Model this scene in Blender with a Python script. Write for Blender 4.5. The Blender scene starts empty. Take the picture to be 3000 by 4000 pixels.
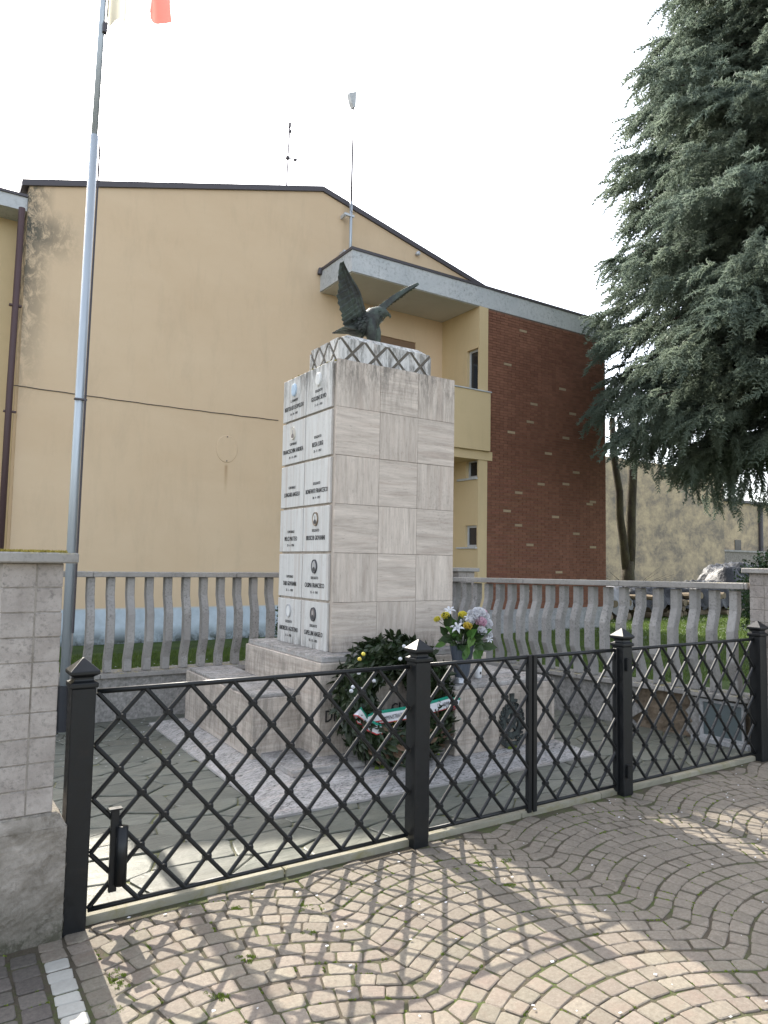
import bpy, bmesh, math, random
import numpy as np
from mathutils import Vector, Matrix, noise as mnoise
SC = bpy.context.scene
COL = SC.collection
R = math.radians
rnd = random.Random(7)

# ------------------------------------------------------------------ camera, sky, sun, exposure
cam_d = bpy.data.cameras.new('camera')
cam_d.sensor_fit = 'HORIZONTAL'; cam_d.sensor_width = 36.0; cam_d.lens = 33.383
cam_d.clip_start = 0.05; cam_d.clip_end = 2000
cam = bpy.data.objects.new('camera', cam_d); COL.objects.link(cam)
_r = Vector((0.83879678, -0.54417492, 0.01713502)); _d = Vector((0.05229542, 0.04920189, -0.99741885)); _f = Vector((0.54192725, 0.83752781, 0.06972824))
M = Matrix.Identity(4)
for i in range(3):
    M[i][0] = _r[i]; M[i][1] = -_d[i]; M[i][2] = -_f[i]
M[0][3], M[1][3], M[2][3] = 0, 0, 1.6
cam.matrix_world = M
SC.camera = cam

SUN_ELEV, SUN_ROT = 40.0, 0.0          # the sun stands over +Y
w = bpy.data.worlds.new('World'); SC.world = w; w.use_nodes = True
nt = w.node_tree; nt.nodes.clear()
sky = nt.nodes.new('ShaderNodeTexSky'); sky.sky_type = 'NISHITA'; sky.sun_disc = False
sky.sun_elevation = R(SUN_ELEV); sky.sun_rotation = R(SUN_ROT)
sky.air_density = 1.0; sky.dust_density = 2.5; sky.ozone_density = 1.0
bg = nt.nodes.new('ShaderNodeBackground'); bg.inputs['Strength'].default_value = 0.15
out = nt.nodes.new('ShaderNodeOutputWorld')
hs = nt.nodes.new('ShaderNodeHueSaturation'); hs.inputs['Saturation'].default_value = 0.45     # pale hazy spring sky
nt.links.new(sky.outputs[0], hs.inputs['Color']); nt.links.new(hs.outputs[0], bg.inputs[0]); nt.links.new(bg.outputs[0], out.inputs[0])
sun_d = bpy.data.lights.new('sun', 'SUN'); sun_d.energy = 2.6; sun_d.angle = R(0.42); sun_d.color = (1.0, 0.93, 0.82)
sun = bpy.data.objects.new('sun', sun_d); COL.objects.link(sun)
sdir = Vector((-0.01, -math.cos(R(SUN_ELEV)), -math.sin(R(SUN_ELEV))))
sun.rotation_euler = sdir.to_track_quat('-Z', 'Y').to_euler()
sun.location = (0, 30, 40)
vs = SC.view_settings
vs.view_transform = 'Standard'; vs.look = 'None'; vs.gamma = 1.0; vs.use_curve_mapping = False
vs.exposure = 2.0
SC.render.engine = 'CYCLES'
SC.cycles.max_bounces = 6; SC.cycles.use_denoising = True

# ------------------------------------------------------------------ text (made first, while the scene is empty)
_TC = {}
def text_geo(s, size, sx=1.0, depth=0.0):
    key = (s, size, sx, depth)
    if key in _TC: return _TC[key]
    cu = bpy.data.curves.new('t', 'FONT'); cu.body = s; cu.size = size; cu.align_x = 'CENTER'; cu.extrude = depth; cu.resolution_u = 2
    cu.space_character = 1.08
    ob = bpy.data.objects.new('t', cu); COL.objects.link(ob)
    dg = bpy.context.evaluated_depsgraph_get(); dg.update()
    me = bpy.data.meshes.new_from_object(ob.evaluated_get(dg))
    vv = [(v.co.x * sx, v.co.y, v.co.z) for v in me.vertices]; ff = [tuple(p.vertices) for p in me.polygons]
    bpy.data.objects.remove(ob); bpy.data.curves.remove(cu); bpy.data.meshes.remove(me)
    _TC[key] = (vv, ff); return _TC[key]
PLATES = [  # row, column (0 far, 1 near), rank, name, date, medallion
    (0, 0, 'S. TENENTE', 'BERTOLASI LEOPOLDO', '16 - 10 - 1915', 'blue'), (0, 1, 'SOLDATO', 'GUOXINI SILVIO', '7 - 11 - 1914', 'white'),
    (1, 0, 'CAPORALE', 'FRANCESCHINI ANDREA', '25 - 11 - 1916', 'ring'), (1, 1, 'SOLDATO', 'BESSA LUIGI', '25 - 5 - 1917', None),
    (2, 0, 'CAPORALE', 'LONGARI ANGELO', '', None), (2, 1, 'SOLDATO', 'BONFANTI FRANCESCO', '18 - 4 - 1917', None),
    (3, 0, 'CAPORALE', 'MELCI MATTEO', '29 - 6 - 1918', None), (3, 1, 'SOLDATO', 'BRUSCHI GIOVANNI', '', 'photo'),
    (4, 0, 'CAPORALE', 'TABI GIOVANNI', '21 - 1 - 1918', None), (4, 1, 'SOLDATO', 'CASIMA FRANCESCO', '15 - 4 - 1917', 'dark'),
    (5, 0, 'SOLDATO', 'ANDREOLI AGOSTINO', '5 - 5 - 1918', 'grey'), (5, 1, 'SOLDATO', 'CAPELLINI ANGELO', '17 - 11 - 1915', 'brown')]
for p in PLATES:
    text_geo(p[2], 0.034, 0.8, 0.001); text_geo(p[3], 0.056, 0.62, 0.0013)
    if p[4]: text_geo(p[4], 0.030, 0.8, 0.001)
text_geo('DI', 0.125, 0.75, 0.004); text_geo('GUERRA', 0.125, 0.75, 0.004)
text_geo('AMMINISTRAZIONE', 0.044, 0.56, 0.0005); text_geo('TA  ARPINI', 0.044, 0.6, 0.0005)

# ------------------------------------------------------------------ materials
class NT:
    def __init__(s, name):
        s.m = bpy.data.materials.new(name); s.m.use_nodes = True; s.t = s.m.node_tree
        s.b = s.t.nodes['Principled BSDF']; s.b.inputs['Specular IOR Level'].default_value = 0.3
        s.pos = s.n('ShaderNodeNewGeometry')
    def n(s, k, **kw):
        x = s.t.nodes.new(k)
        for a, b in kw.items(): setattr(x, a, b)
        return x
    def l(s, a, b): s.t.links.new(a, b)
    def coords(s, scale=(1, 1, 1), loc=(0, 0, 0), rnd=False):
        mp = s.n('ShaderNodeMapping'); mp.inputs['Scale'].default_value = scale; mp.inputs['Location'].default_value = loc
        src = s.pos.outputs['Position']
        if rnd:
            oi = s.n('ShaderNodeObjectInfo'); mu = s.n('ShaderNodeVectorMath', operation='MULTIPLY_ADD')
            cb = s.n('ShaderNodeCombineXYZ'); s.l(oi.outputs['Random'], cb.inputs[0]); s.l(oi.outputs['Random'], cb.inputs[1]); s.l(oi.outputs['Random'], cb.inputs[2])
            s.l(cb.outputs[0], mu.inputs[0]); mu.inputs[1].default_value = (37, 53, 71); s.l(src, mu.inputs[2]); src = mu.outputs[0]
        s.l(src, mp.inputs[0]); return mp.outputs[0]
    def noise(s, scale, detail=5, rough=0.6, vec=None, dist=0.0, lo=None, hi=None):
        x = s.n('ShaderNodeTexNoise'); x.inputs['Scale'].default_value = scale; x.inputs['Detail'].default_value = detail
        x.inputs['Roughness'].default_value = rough; x.inputs['Distortion'].default_value = dist
        s.l(vec if vec is not None else s.pos.outputs['Position'], x.inputs['Vector'])
        o = x.outputs['Fac']
        if lo is not None: o = s.ramp(o, lo, hi)
        return o
    def ramp(s, fac, lo, hi, a=0.0, b=1.0):
        r = s.n('ShaderNodeMapRange'); r.inputs['From Min'].default_value = lo; r.inputs['From Max'].default_value = hi
        r.inputs['To Min'].default_value = a; r.inputs['To Max'].default_value = b
        s.l(fac, r.inputs['Value']); return r.outputs[0]
    def mix(s, fac, a, b):
        x = s.n('ShaderNodeMix', data_type='RGBA')
        if isinstance(fac, (int, float)): x.inputs[0].default_value = fac
        else: s.l(fac, x.inputs[0])
        for v, k in ((a, 6), (b, 7)):
            if isinstance(v, tuple): x.inputs[k].default_value = v[:3] + (1,)
            else: s.l(v, x.inputs[k])
        return x.outputs[2]
    def math(s, op, a, b=None):
        x = s.n('ShaderNodeMath', operation=op)
        for v, k in ((a, 0), (b, 1)):
            if v is None: continue
            if isinstance(v, (int, float)): x.inputs[k].default_value = v
            else: s.l(v, x.inputs[k])
        x.use_clamp = False
        return x.outputs[0]
    def xyz(s):
        x = s.n('ShaderNodeSeparateXYZ'); s.l(s.pos.outputs['Position'], x.inputs[0]); return x.outputs
    def up(s, lo=0.5, hi=0.9):
        x = s.n('ShaderNodeSeparateXYZ'); s.l(s.pos.outputs['True Normal'], x.inputs[0]); return s.ramp(x.outputs[2], lo, hi)
    def jitter(s, col, amt=0.2, hue=0.0):
        oi = s.n('ShaderNodeObjectInfo'); h = s.n('ShaderNodeHueSaturation')
        s.l(s.ramp(oi.outputs['Random'], 0, 1, 1 - amt, 1 + amt), h.inputs['Value'])
        if hue:
            m = s.math('FRACT', s.math('MULTIPLY', oi.outputs['Random'], 17.3)); s.l(s.ramp(m, 0, 1, 0.5 - hue, 0.5 + hue), h.inputs['Hue'])
        s.l(col, h.inputs['Color']); return h.outputs[0]
    def fin(s, col, rough=0.8, bump=None, bstr=0.3, bdist=0.01, metal=0.0, spec=None):
        if isinstance(col, tuple): s.b.inputs['Base Color'].default_value = col[:3] + (1,)
        else: s.l(col, s.b.inputs['Base Color'])
        if isinstance(rough, (int, float)): s.b.inputs['Roughness'].default_value = rough
        else: s.l(rough, s.b.inputs['Roughness'])
        s.b.inputs['Metallic'].default_value = metal
        if spec is not None: s.b.inputs['Specular IOR Level'].default_value = spec
        if bump is not None:
            bp = s.n('ShaderNodeBump'); bp.inputs['Strength'].default_value = bstr; bp.inputs['Distance'].default_value = bdist
            s.l(bump, bp.inputs['Height']); s.l(bp.outputs[0], s.b.inputs['Normal'])
        return s.m

def travertine(name, scale, a, b, pits=(0.13, 0.11, 0.10), stain=0.35, lichen=0.0, speck=0.5, jit=0.06):
    t = NT(name)
    v = t.coords(scale, rnd=jit > 0)
    n1 = t.math('ADD', t.math('MULTIPLY', t.noise(1.3, 9, 0.72, v, 0.25, 0.28, 0.74), 0.5), t.math('MULTIPLY', t.noise(0.42, 8, 0.7, v, 0.4, 0.32, 0.66), 0.5))
    col = t.mix(n1, a, b)
    col = t.mix(t.math('MULTIPLY', t.noise(0.55, 4, 0.6, v, 0.3, 0.52, 0.70), 0.45), col, (0.40, 0.32, 0.265))
    n2 = t.noise(4.2, 7, 0.78, v, 0.15)
    pit = t.math('MULTIPLY', t.ramp(n2, 0.57, 0.64), t.noise(24, 4, 0.7, None, 0.2, 0.42, 0.58))
    col = t.mix(t.math('MULTIPLY', pit, 0.55), col, pits)
    big = t.noise(2.2, 5, 0.65, None, 0.5, 0.50, 0.75)
    fine = t.noise(38, 4, 0.75, None, 0, 0.50, 0.66)
    zc = t.xyz()[2]       # rain grime below the top edge of the shaft and splash dirt round its foot
    gr = t.math('MAXIMUM', t.ramp(zc, 2.78, 3.25), t.math('MAXIMUM', t.math('MULTIPLY', t.ramp(zc, 0.84, 0.87), t.ramp(zc, 0.87, 1.05, 0.9, 0)), t.math('MULTIPLY', t.ramp(zc, 0.10, 0.14), t.ramp(zc, 0.78, 0.85, 0.62, 0))))
    gs = t.noise(3.0, 8, 0.8, t.coords((5, 5, 1.0)), 0.3, 0.44, 0.58)
    col = t.mix(t.math('MULTIPLY', t.math('MULTIPLY', gr, gs), 0.75), col, (0.085, 0.08, 0.068))
    col = t.mix(t.math('MULTIPLY', t.math('MULTIPLY', big, fine), stain), col, (0.07, 0.065, 0.055))
    if lichen:
        f2 = t.noise(3.2, 6, 0.8, t.coords((9, 26, 9)), 0.3, 0.47, 0.60); g2 = t.noise(4.5, 5, 0.75, t.coords((1, 2, 1)), 0.6, 0.34, 0.60)
        k = t.math('MULTIPLY', t.math('MULTIPLY', f2, t.ramp(g2, 0, 1, 0.35, 1)), t.math('MULTIPLY', t.up(), lichen))
        col = t.mix(k, col, (0.035, 0.036, 0.034))
    col = t.jitter(col, jit)
    return t.fin(col, 0.75, t.math('SUBTRACT', t.math('MULTIPLY', n2, -1.0), t.math('MULTIPLY', pit, 0.6)), 0.35, 0.006)
TA, TB = (0.28, 0.238, 0.20), (0.66, 0.58, 0.50)
M_TRH = travertine('travertine_horizontal', (3.0, 3.0, 34), TA, TB, lichen=0.9)
M_TRV = travertine('travertine_vertical', (34, 34, 3.0), TA, TB, lichen=0.9)
M_PLATE = travertine('pale_plate_stone', (34, 34, 1.6), (0.46, 0.45, 0.425), (0.66, 0.65, 0.62), stain=0.3, jit=0.03)
M_TRTOP = travertine('weathered_plinth_stone', (3, 22, 34), (0.22, 0.21, 0.20), (0.46, 0.44, 0.42), stain=0.8, lichen=1.0)

def plaster(name, c, c2, big=0.6, bump=0.15, mold=False):
    t = NT(name)
    n = t.noise(0.45, 9, 0.68, t.coords((1, 1, 1.7)), 0.3, 0.30, 0.72)
    col = t.mix(t.math('MULTIPLY', n, big), c, c2)
    n2 = t.math('MULTIPLY', t.noise(1.1, 9, 0.75, t.coords((2.2, 2.2, 0.5)), 0.3, 0.50, 0.72), 1.0); col = t.mix(t.math('MULTIPLY', n2, 0.14), col, (0.2, 0.17, 0.12))
    if mold:      # grown black mould at the upper left corner of the gable, and a damp line down its edge
        x, y, z = t.xyz()
        m1 = t.math('MULTIPLY', t.ramp(x, 1.35, 2.25, 1, 0), t.math('MULTIPLY', t.ramp(z, 6.9, 7.35), t.ramp(z, 7.6, 8.0, 1, 0)))
        m2 = t.math('MULTIPLY', t.ramp(x, 1.3, 1.75, 1, 0), t.ramp(z, 4.0, 7.2))
        m = t.math('MAXIMUM', m1, m2)
        nn = t.noise(3.5, 9, 0.82, t.coords((1.6, 1, 1)), 0.5, 0.40, 0.53)
        col = t.mix(t.math('MULTIPLY', t.math('MULTIPLY', m, nn), 0.95), col, (0.045, 0.055, 0.05))
        pl = t.math('MULTIPLY', t.ramp(z, 0.62, 0.66, 1, 0), 1.0)
        pn = t.noise(2.5, 6, 0.7, None, 0.4, 0.3, 0.65)
        col = t.mix(pl, col, t.mix(pn, (0.36, 0.42, 0.46), (0.50, 0.57, 0.62)))
        col = t.mix(t.math('MULTIPLY', t.ramp(z, 0.02, 0.30, 1, 0), t.noise(4, 5, 0.7, None, 0.3, 0.25, 0.55)), col, (0.06, 0.07, 0.06))
        # rust run under the round cover
        d = t.math('ABSOLUTE', t.math('SUBTRACT', x, 5.17))
        rs = t.math('MULTIPLY', t.ramp(d, 0.0, 0.05, 1, 0), t.math('MULTIPLY', t.ramp(z, 2.9, 3.5), t.ramp(z, 3.5, 3.56, 1, 0)))
        col = t.mix(t.math('MULTIPLY', rs, 0.6), col, (0.26, 0.14, 0.05))
    return t.fin(col, 0.9, t.noise(120, 3, 0.6), bump, 0.004)
M_YEL = plaster('ochre_render', (0.57, 0.425, 0.275), (0.65, 0.51, 0.35), mold=True)
M_YEL2 = plaster('ochre_render_loggia', (0.53, 0.41, 0.235), (0.60, 0.47, 0.285))
M_FAR = NT('stained_far_wall')
_n = M_FAR.noise(0.7, 10, 0.78, M_FAR.coords((1, 1, 1.3)), 0.15, 0.40, 0.60)
_c = M_FAR.mix(_n, (0.20, 0.17, 0.135), (0.46, 0.365, 0.235))
M_FAR = M_FAR.fin(_c, 0.95, M_FAR.noise(8, 6, 0.7), 0.4, 0.03)

def concrete(name, a, b, scale=3.0, dirt=0.4, bump=0.3, lichen=0.3, jit=0.05, fine=45, dcol=(0.07, 0.065, 0.06), algae=0.0):
    t = NT(name)
    col = t.mix(t.noise(scale, 6, 0.65, None, 0.3, 0.3, 0.7), a, b)
    if algae:      # green black growth creeping up from the ground
        k = t.math('MULTIPLY', t.ramp(t.xyz()[2], 0.02, 0.26, 1, 0), t.noise(11, 6, 0.75, None, 0.4, 0.34, 0.58)); col = t.mix(t.math('MULTIPLY', k, algae), col, (0.045, 0.045, 0.028))
    f = t.math('MULTIPLY', t.noise(fine, 4, 0.75, None, 0, 0.50, 0.68), t.noise(scale * 0.8, 5, 0.7, t.coords((1, 1, 1), (5, 3, 8)), 0.3, 0.35, 0.65))
    col = t.mix(t.math('MULTIPLY', f, dirt), col, dcol)
    if lichen:
        k = t.math('MULTIPLY', t.up(), t.noise(14, 6, 0.8, None, 0.4, 0.52, 0.62)); col = t.mix(t.math('MULTIPLY', k, lichen), col, (0.34, 0.28, 0.06))
        k2 = t.math('MULTIPLY', t.up(), t.noise(55, 4, 0.8, None, 0, 0.45, 0.58)); col = t.mix(t.math('MULTIPLY', k2, 0.6), col, (0.06, 0.06, 0.05))
    if jit: col = t.jitter(col, jit)
    return t.fin(col, 0.9, t.noise(70, 5, 0.7), bump, 0.004)
M_BAL = concrete('baluster_concrete', (0.235, 0.225, 0.215), (0.36, 0.345, 0.325), dirt=0.8)
M_BLOCK = concrete('split_block', (0.235, 0.208, 0.188), (0.385, 0.35, 0.32), scale=6, dirt=0.75, bump=0.7, jit=0.06)
M_COPE = concrete('coping_concrete', (0.23, 0.22, 0.205), (0.36, 0.34, 0.315), dirt=0.7, lichen=0.8)
M_FASC = concrete('fascia_concrete', (0.40, 0.42, 0.43), (0.52, 0.53, 0.53), scale=1.2, dirt=0.75, lichen=0, fine=14, dcol=(0.08, 0.085, 0.075))
M_SOFF = plaster('soffit_render', (0.50, 0.49, 0.46), (0.58, 0.57, 0.54))
M_ROUGH = concrete('rough_plinth_render', (0.12, 0.105, 0.085), (0.33, 0.30, 0.265), scale=11, dirt=0.8, bump=0.7, lichen=0.2, fine=22, dcol=(0.06, 0.05, 0.04), algae=0.9)
M_BASEW = concrete('pebble_render', (0.14, 0.135, 0.125), (0.36, 0.345, 0.325), scale=26, dirt=0.7, bump=1.0, lichen=0, fine=60)
M_BROWN = concrete('bare_rubble', (0.10, 0.075, 0.05), (0.22, 0.17, 0.12), scale=12, dirt=0.8, bump=1.0, lichen=0)
M_WHITEP = concrete('white_plaster', (0.26, 0.265, 0.27), (0.40, 0.40, 0.40), scale=9, dirt=0.7, lichen=0)

def iron():
    t = NT('black_iron_paint')
    n = t.noise(14, 5, 0.7, None, 0, 0.60, 0.75)
    col = t.mix(t.math('MULTIPLY', n, 0.5), (0.007, 0.008, 0.009), (0.022, 0.016, 0.013))
    return t.fin(col, t.ramp(t.noise(40, 3, 0.6), 0.3, 0.7, 0.34, 0.50), t.noise(180, 2, 0.5), 0.08, 0.002, spec=0.35)
M_IRON = iron()
t = NT('bronze_patina'); _n = t.noise(9, 6, 0.7, None, 0.3, 0.42, 0.62)
M_BRONZE = t.fin(t.mix(_n, (0.028, 0.030, 0.027), (0.060, 0.080, 0.062)), 0.6, t.noise(85, 4, 0.7), 0.7, 0.006, metal=0.35, spec=0.5)
t = NT('emblem_bronze'); M_EMB = t.fin(t.mix(t.noise(25, 5, 0.7, None, 0, 0.4, 0.65), (0.03, 0.032, 0.032), (0.07, 0.085, 0.08)), 0.55, t.noise(150, 3, 0.6), 0.5, 0.003, metal=0.3)
t = NT('galvanised_pole'); M_POLE = t.fin(t.mix(t.noise(3, 4, 0.6, t.coords((9, 9, 1))), (0.34, 0.38, 0.41), (0.46, 0.50, 0.53)), 0.42, metal=0.45)
M_ALU = NT('aluminium_frame').fin((0.50, 0.52, 0.54), 0.4, metal=0.3)
M_FLASH = NT('dark_metal_flashing').fin((0.075, 0.068, 0.075), 0.5)
M_PIPE = NT('brown_downpipe').fin((0.075, 0.045, 0.045), 0.5)
M_GLASS = NT('dark_window_glass').fin((0.018, 0.02, 0.024), 0.08, spec=0.6)
M_CELLAR = NT('cellar_glass').fin((0.10, 0.125, 0.13), 0.12, spec=0.7)
M_SHUT = NT('shutter_wood').fin((0.19, 0.12, 0.075), 0.6)
M_CABLE = NT('cable_sheath').fin((0.10, 0.085, 0.07), 0.7)
M_LETTER = NT('bronze_letters').fin((0.035, 0.034, 0.033), 0.6)
M_BLUE = NT('enamel_blue').fin((0.44, 0.55, 0.66), 0.3); M_WHITE = NT('enamel_white').fin((0.68, 0.68, 0.66), 0.35)
M_GREYM = NT('faded_enamel').fin((0.42, 0.42, 0.42), 0.45); M_DARKM = NT('dark_enamel').fin((0.07, 0.07, 0.075), 0.35)
M_BRWM = NT('brown_enamel').fin((0.22, 0.19, 0.18), 0.4); M_BRASS = NT('dull_brass').fin((0.25, 0.20, 0.15), 0.4, metal=0.6)
M_FACE = NT('portrait_print').fin((0.40, 0.38, 0.36), 0.4); M_CREAM = NT('cream_enamel').fin((0.60, 0.56, 0.49), 0.4)

t = NT('brick_red')
M_BRICK = t.fin(t.jitter(t.mix(t.noise(20, 4, 0.7, None, 0, 0.3, 0.7), (0.165, 0.072, 0.045), (0.22, 0.102, 0.065)), 0.13, 0.005), 0.9, t.noise(120, 3, 0.6), 0.4, 0.004)
t = NT('brick_red_wall')
_v = t.n('ShaderNodeTexWhiteNoise'); _v.noise_dimensions = '3D'; _s = t.n('ShaderNodeVectorMath', operation='SNAP'); t.l(t.coords((1, 1, 1), (-10.992, 0, -0.535)), _s.inputs[0]); _s.inputs[1].default_value = (0.125, 50, 0.0655); t.l(_s.outputs[0], _v.inputs['Vector'])
_h = t.n('ShaderNodeHueSaturation'); t.l(t.ramp(_v.outputs['Value'], 0, 1, 0.86, 1.14), _h.inputs['Value']); t.l(t.mix(t.noise(0.9, 5, 0.65, None, 0.2, 0.3, 0.7), (0.165, 0.072, 0.045), (0.22, 0.102, 0.065)), _h.inputs['Color'])
M_BRICKW = t.fin(_h.outputs[0], 0.9, t.noise(90, 3, 0.6), 0.4, 0.004)
t = NT('brick_buff'); M_BUFF = t.fin(t.jitter(t.mix(t.noise(20, 4, 0.7), (0.30, 0.22, 0.14), (0.40, 0.31, 0.20)), 0.15), 0.9)
M_MORTAR = NT('mortar'); M_MORTAR = M_MORTAR.fin(M_MORTAR.mix(M_MORTAR.noise(2, 4), (0.11, 0.07, 0.055), (0.20, 0.14, 0.11)), 0.95)

t = NT('porphyry_cobble')
_g = t.noise(55, 5, 0.75, None, 0, 0.3, 0.7)
_c = t.mix(_g, (0.135, 0.115, 0.09), (0.225, 0.195, 0.155))
_c = t.mix(t.noise(7, 5, 0.7, t.coords(rnd=True), 0.2, 0.5, 0.8), _c, (0.185, 0.14, 0.11))
_c = t.mix(t.math('MULTIPLY', t.noise(160, 3, 0.7, None, 0, 0.60, 0.72), 0.5), _c, (0.30, 0.26, 0.21))
M_COB = t.fin(t.jitter(_c, 0.16, 0.012), 0.82, t.math('ADD', t.noise(30, 5, 0.7), t.math('MULTIPLY', t.noise(140, 3, 0.7), 0.3)), 0.55, 0.006)
t = NT('dark_shaded_cobble'); M_COBD = t.fin(t.jitter(t.mix(t.noise(55, 5, 0.75, None, 0, 0.3, 0.7), (0.075, 0.066, 0.058), (0.135, 0.118, 0.10)), 0.2, 0.01), 0.8, t.noise(30, 5, 0.7), 0.5, 0.006)  # darker setts at far left; colour also holds shade from the pillar and wall
t = NT('white_cobble'); M_COBW = t.fin(t.jitter(t.mix(t.noise(40, 5, 0.7), (0.30, 0.29, 0.255), (0.44, 0.425, 0.385)), 0.1), 0.75, t.noise(30, 5, 0.7), 0.5, 0.006)
t = NT('joint_soil')
_m = t.math('MULTIPLY', t.noise(3.2, 5, 0.7, None, 0.4, 0.46, 0.62), t.noise(60, 4, 0.7, None, 0, 0.3, 0.6))
M_SOIL = t.fin(t.mix(_m, t.mix(t.noise(120, 4, 0.7), (0.055, 0.045, 0.032), (0.115, 0.095, 0.068)), (0.07, 0.10, 0.02)), 0.95, t.noise(150, 4, 0.7), 1.0, 0.008)
t = NT('flagstone_grey')
_l = t.coords((2.0, 7.0, 2.0), rnd=True)
_n = t.noise(2.5, 8, 0.65, _l, 0.6)
_c = t.mix(t.ramp(_n, 0.32, 0.68), (0.072, 0.078, 0.064), (0.145, 0.148, 0.122))
_c = t.mix(t.math('MULTIPLY', t.noise(3.0, 5, 0.6, t.coords(rnd=True), 0, 0.5, 0.75), 0.35), _c, (0.17, 0.15, 0.11))
M_FLAG = t.fin(t.jitter(_c, 0.14, 0.01), t.ramp(_n, 0.3, 0.7, 0.38, 0.55), t.math('ADD', _n, t.math('MULTIPLY', t.noise(70, 3, 0.6), 0.15)), 0.7, 0.012)
t = NT('mossy_joint'); M_JOINT = t.fin(t.mix(t.noise(3.5, 5, 0.7, None, 0.4, 0.40, 0.62), (0.17, 0.165, 0.11), (0.14, 0.145, 0.06)), 0.95, t.noise(120, 4, 0.7), 0.8, 0.006)
t = NT('kerb_stone')
_n = t.noise(2.0, 8, 0.65, t.coords((1.5, 9, 3)), 0.6)
_c = t.mix(t.ramp(_n, 0.32, 0.68), (0.17, 0.16, 0.12), (0.27, 0.255, 0.20)); _c = t.mix(t.math('MULTIPLY', t.noise(6, 6, 0.75, None, 0.5, 0.52, 0.68), 0.7), _c, (0.15, 0.13, 0.04))
M_KERB = t.fin(t.jitter(_c, 0.06), 0.8, _n, 0.6, 0.01)
t = NT('lawn_soil'); M_LAWN = t.fin(t.mix(t.noise(1.5, 6, 0.7, None, 0.3, 0.35, 0.65), (0.035, 0.060, 0.014), (0.075, 0.115, 0.028)), 0.95, t.noise(60, 5, 0.8), 1.0, 0.03)
def leafmat(name, a, b, rough=0.5, trans=0.0, jit=0.25, scale=1.2, spec=0.3):
    t = NT(name); c = t.mix(t.noise(scale, 4, 0.7, None, 0, 0.3, 0.7), a, b)
    if jit: c = t.jitter(c, jit, 0.015)
    m = t.fin(c, rough, spec=spec)
    if trans:
        tr = t.n('ShaderNodeBsdfTranslucent'); t.l(c, tr.inputs['Color']); mx = t.n('ShaderNodeMixShader'); mx.inputs[0].default_value = trans
        o = t.t.nodes['Material Output']; t.l(t.b.outputs[0], mx.inputs[1]); t.l(tr.outputs[0], mx.inputs[2]); t.l(mx.outputs[0], o.inputs[0])
    return m
M_GRASS = leafmat('grass_blade', (0.06, 0.10, 0.02), (0.13, 0.185, 0.04), 0.5, 0.35, 0, 2.5)
M_MOSS = leafmat('bright_moss', (0.11, 0.16, 0.02), (0.19, 0.24, 0.04), 0.9, 0, 0, 30)
M_MOSSY = leafmat('yellow_lichen', (0.20, 0.165, 0.035), (0.30, 0.245, 0.06), 0.9, 0, 0, 30)
M_CEDAR = leafmat('cedar_needles', (0.125, 0.165, 0.135), (0.24, 0.285, 0.215), 0.6, 0.42, 0, 0.9, 0.2)
M_LAUREL = leafmat('laurel_leaf', (0.018, 0.034, 0.012), (0.042, 0.062, 0.024), 0.42, 0.12, 0.35, 6, 0.45)
M_DRYLEAF = leafmat('dry_laurel_leaf', (0.11, 0.065, 0.04), (0.17, 0.11, 0.07), 0.6, 0.1, 0.25, 6)
M_GREENLEAF = leafmat('bouquet_leaf', (0.06, 0.13, 0.025), (0.11, 0.20, 0.05), 0.45, 0.25, 0.2, 8)
M_DARKLEAF = leafmat('bouquet_dark_leaf', (0.025, 0.05, 0.018), (0.05, 0.08, 0.03), 0.45, 0.15, 0.2, 8)
M_SHRUB = leafmat('shrub_leaf', (0.02, 0.05, 0.018), (0.05, 0.09, 0.03), 0.35, 0.15, 0, 3, 0.5)
M_PETW = leafmat('white_petal', (0.62, 0.62, 0.64), (0.72, 0.72, 0.74), 0.6, 0.25, 0.04, 20)
M_PETY = leafmat('yellow_petal', (0.58, 0.46, 0.06), (0.68, 0.58, 0.14), 0.6, 0.25, 0.1, 20)
M_PETP = leafmat('pink_petal', (0.62, 0.34, 0.42), (0.72, 0.55, 0.60), 0.6, 0.25, 0.1, 20)
t = NT('bark'); M_BARK = t.fin(t.mix(t.noise(6, 6, 0.7, t.coords((1, 1, 0.4)), 0.3, 0.4, 0.65), (0.05, 0.04, 0.03), (0.09, 0.08, 0.045)), 0.95, t.noise(30, 5, 0.7, t.coords((1, 1, 0.3))), 1.0, 0.02)
M_TWIG = NT('cedar_wood').fin((0.055, 0.04, 0.03), 0.9)
M_TARP = NT('black_tarpaulin'); M_TARP = M_TARP.fin((0.014, 0.015, 0.017), 0.42, M_TARP.noise(6, 6, 0.7), 0.6, 0.06, spec=0.35)
M_TARPW = NT('pale_tarpaulin').fin((0.28, 0.28, 0.29), 0.5)
t = NT('cut_logs'); M_LOG = t.fin(t.jitter(t.mix(t.noise(9, 5, 0.7), (0.13, 0.10, 0.065), (0.26, 0.21, 0.15)), 0.3), 0.9)
M_RIBW = NT('ribbon_white').fin((0.66, 0.66, 0.68), 0.5); M_RIBG = NT('ribbon_green').fin((0.01, 0.24, 0.16), 0.45); M_RIBR = NT('ribbon_red').fin((0.45, 0.05, 0.05), 0.45)
M_VASE = NT('grey_vase_plastic').fin((0.075, 0.088, 0.11), 0.5); M_VASEF = NT('vase_steel_foot').fin((0.40, 0.41, 0.42), 0.3, metal=0.6)
M_CUP = NT('white_wax_cup').fin((0.62, 0.62, 0.62), 0.4)
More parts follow.
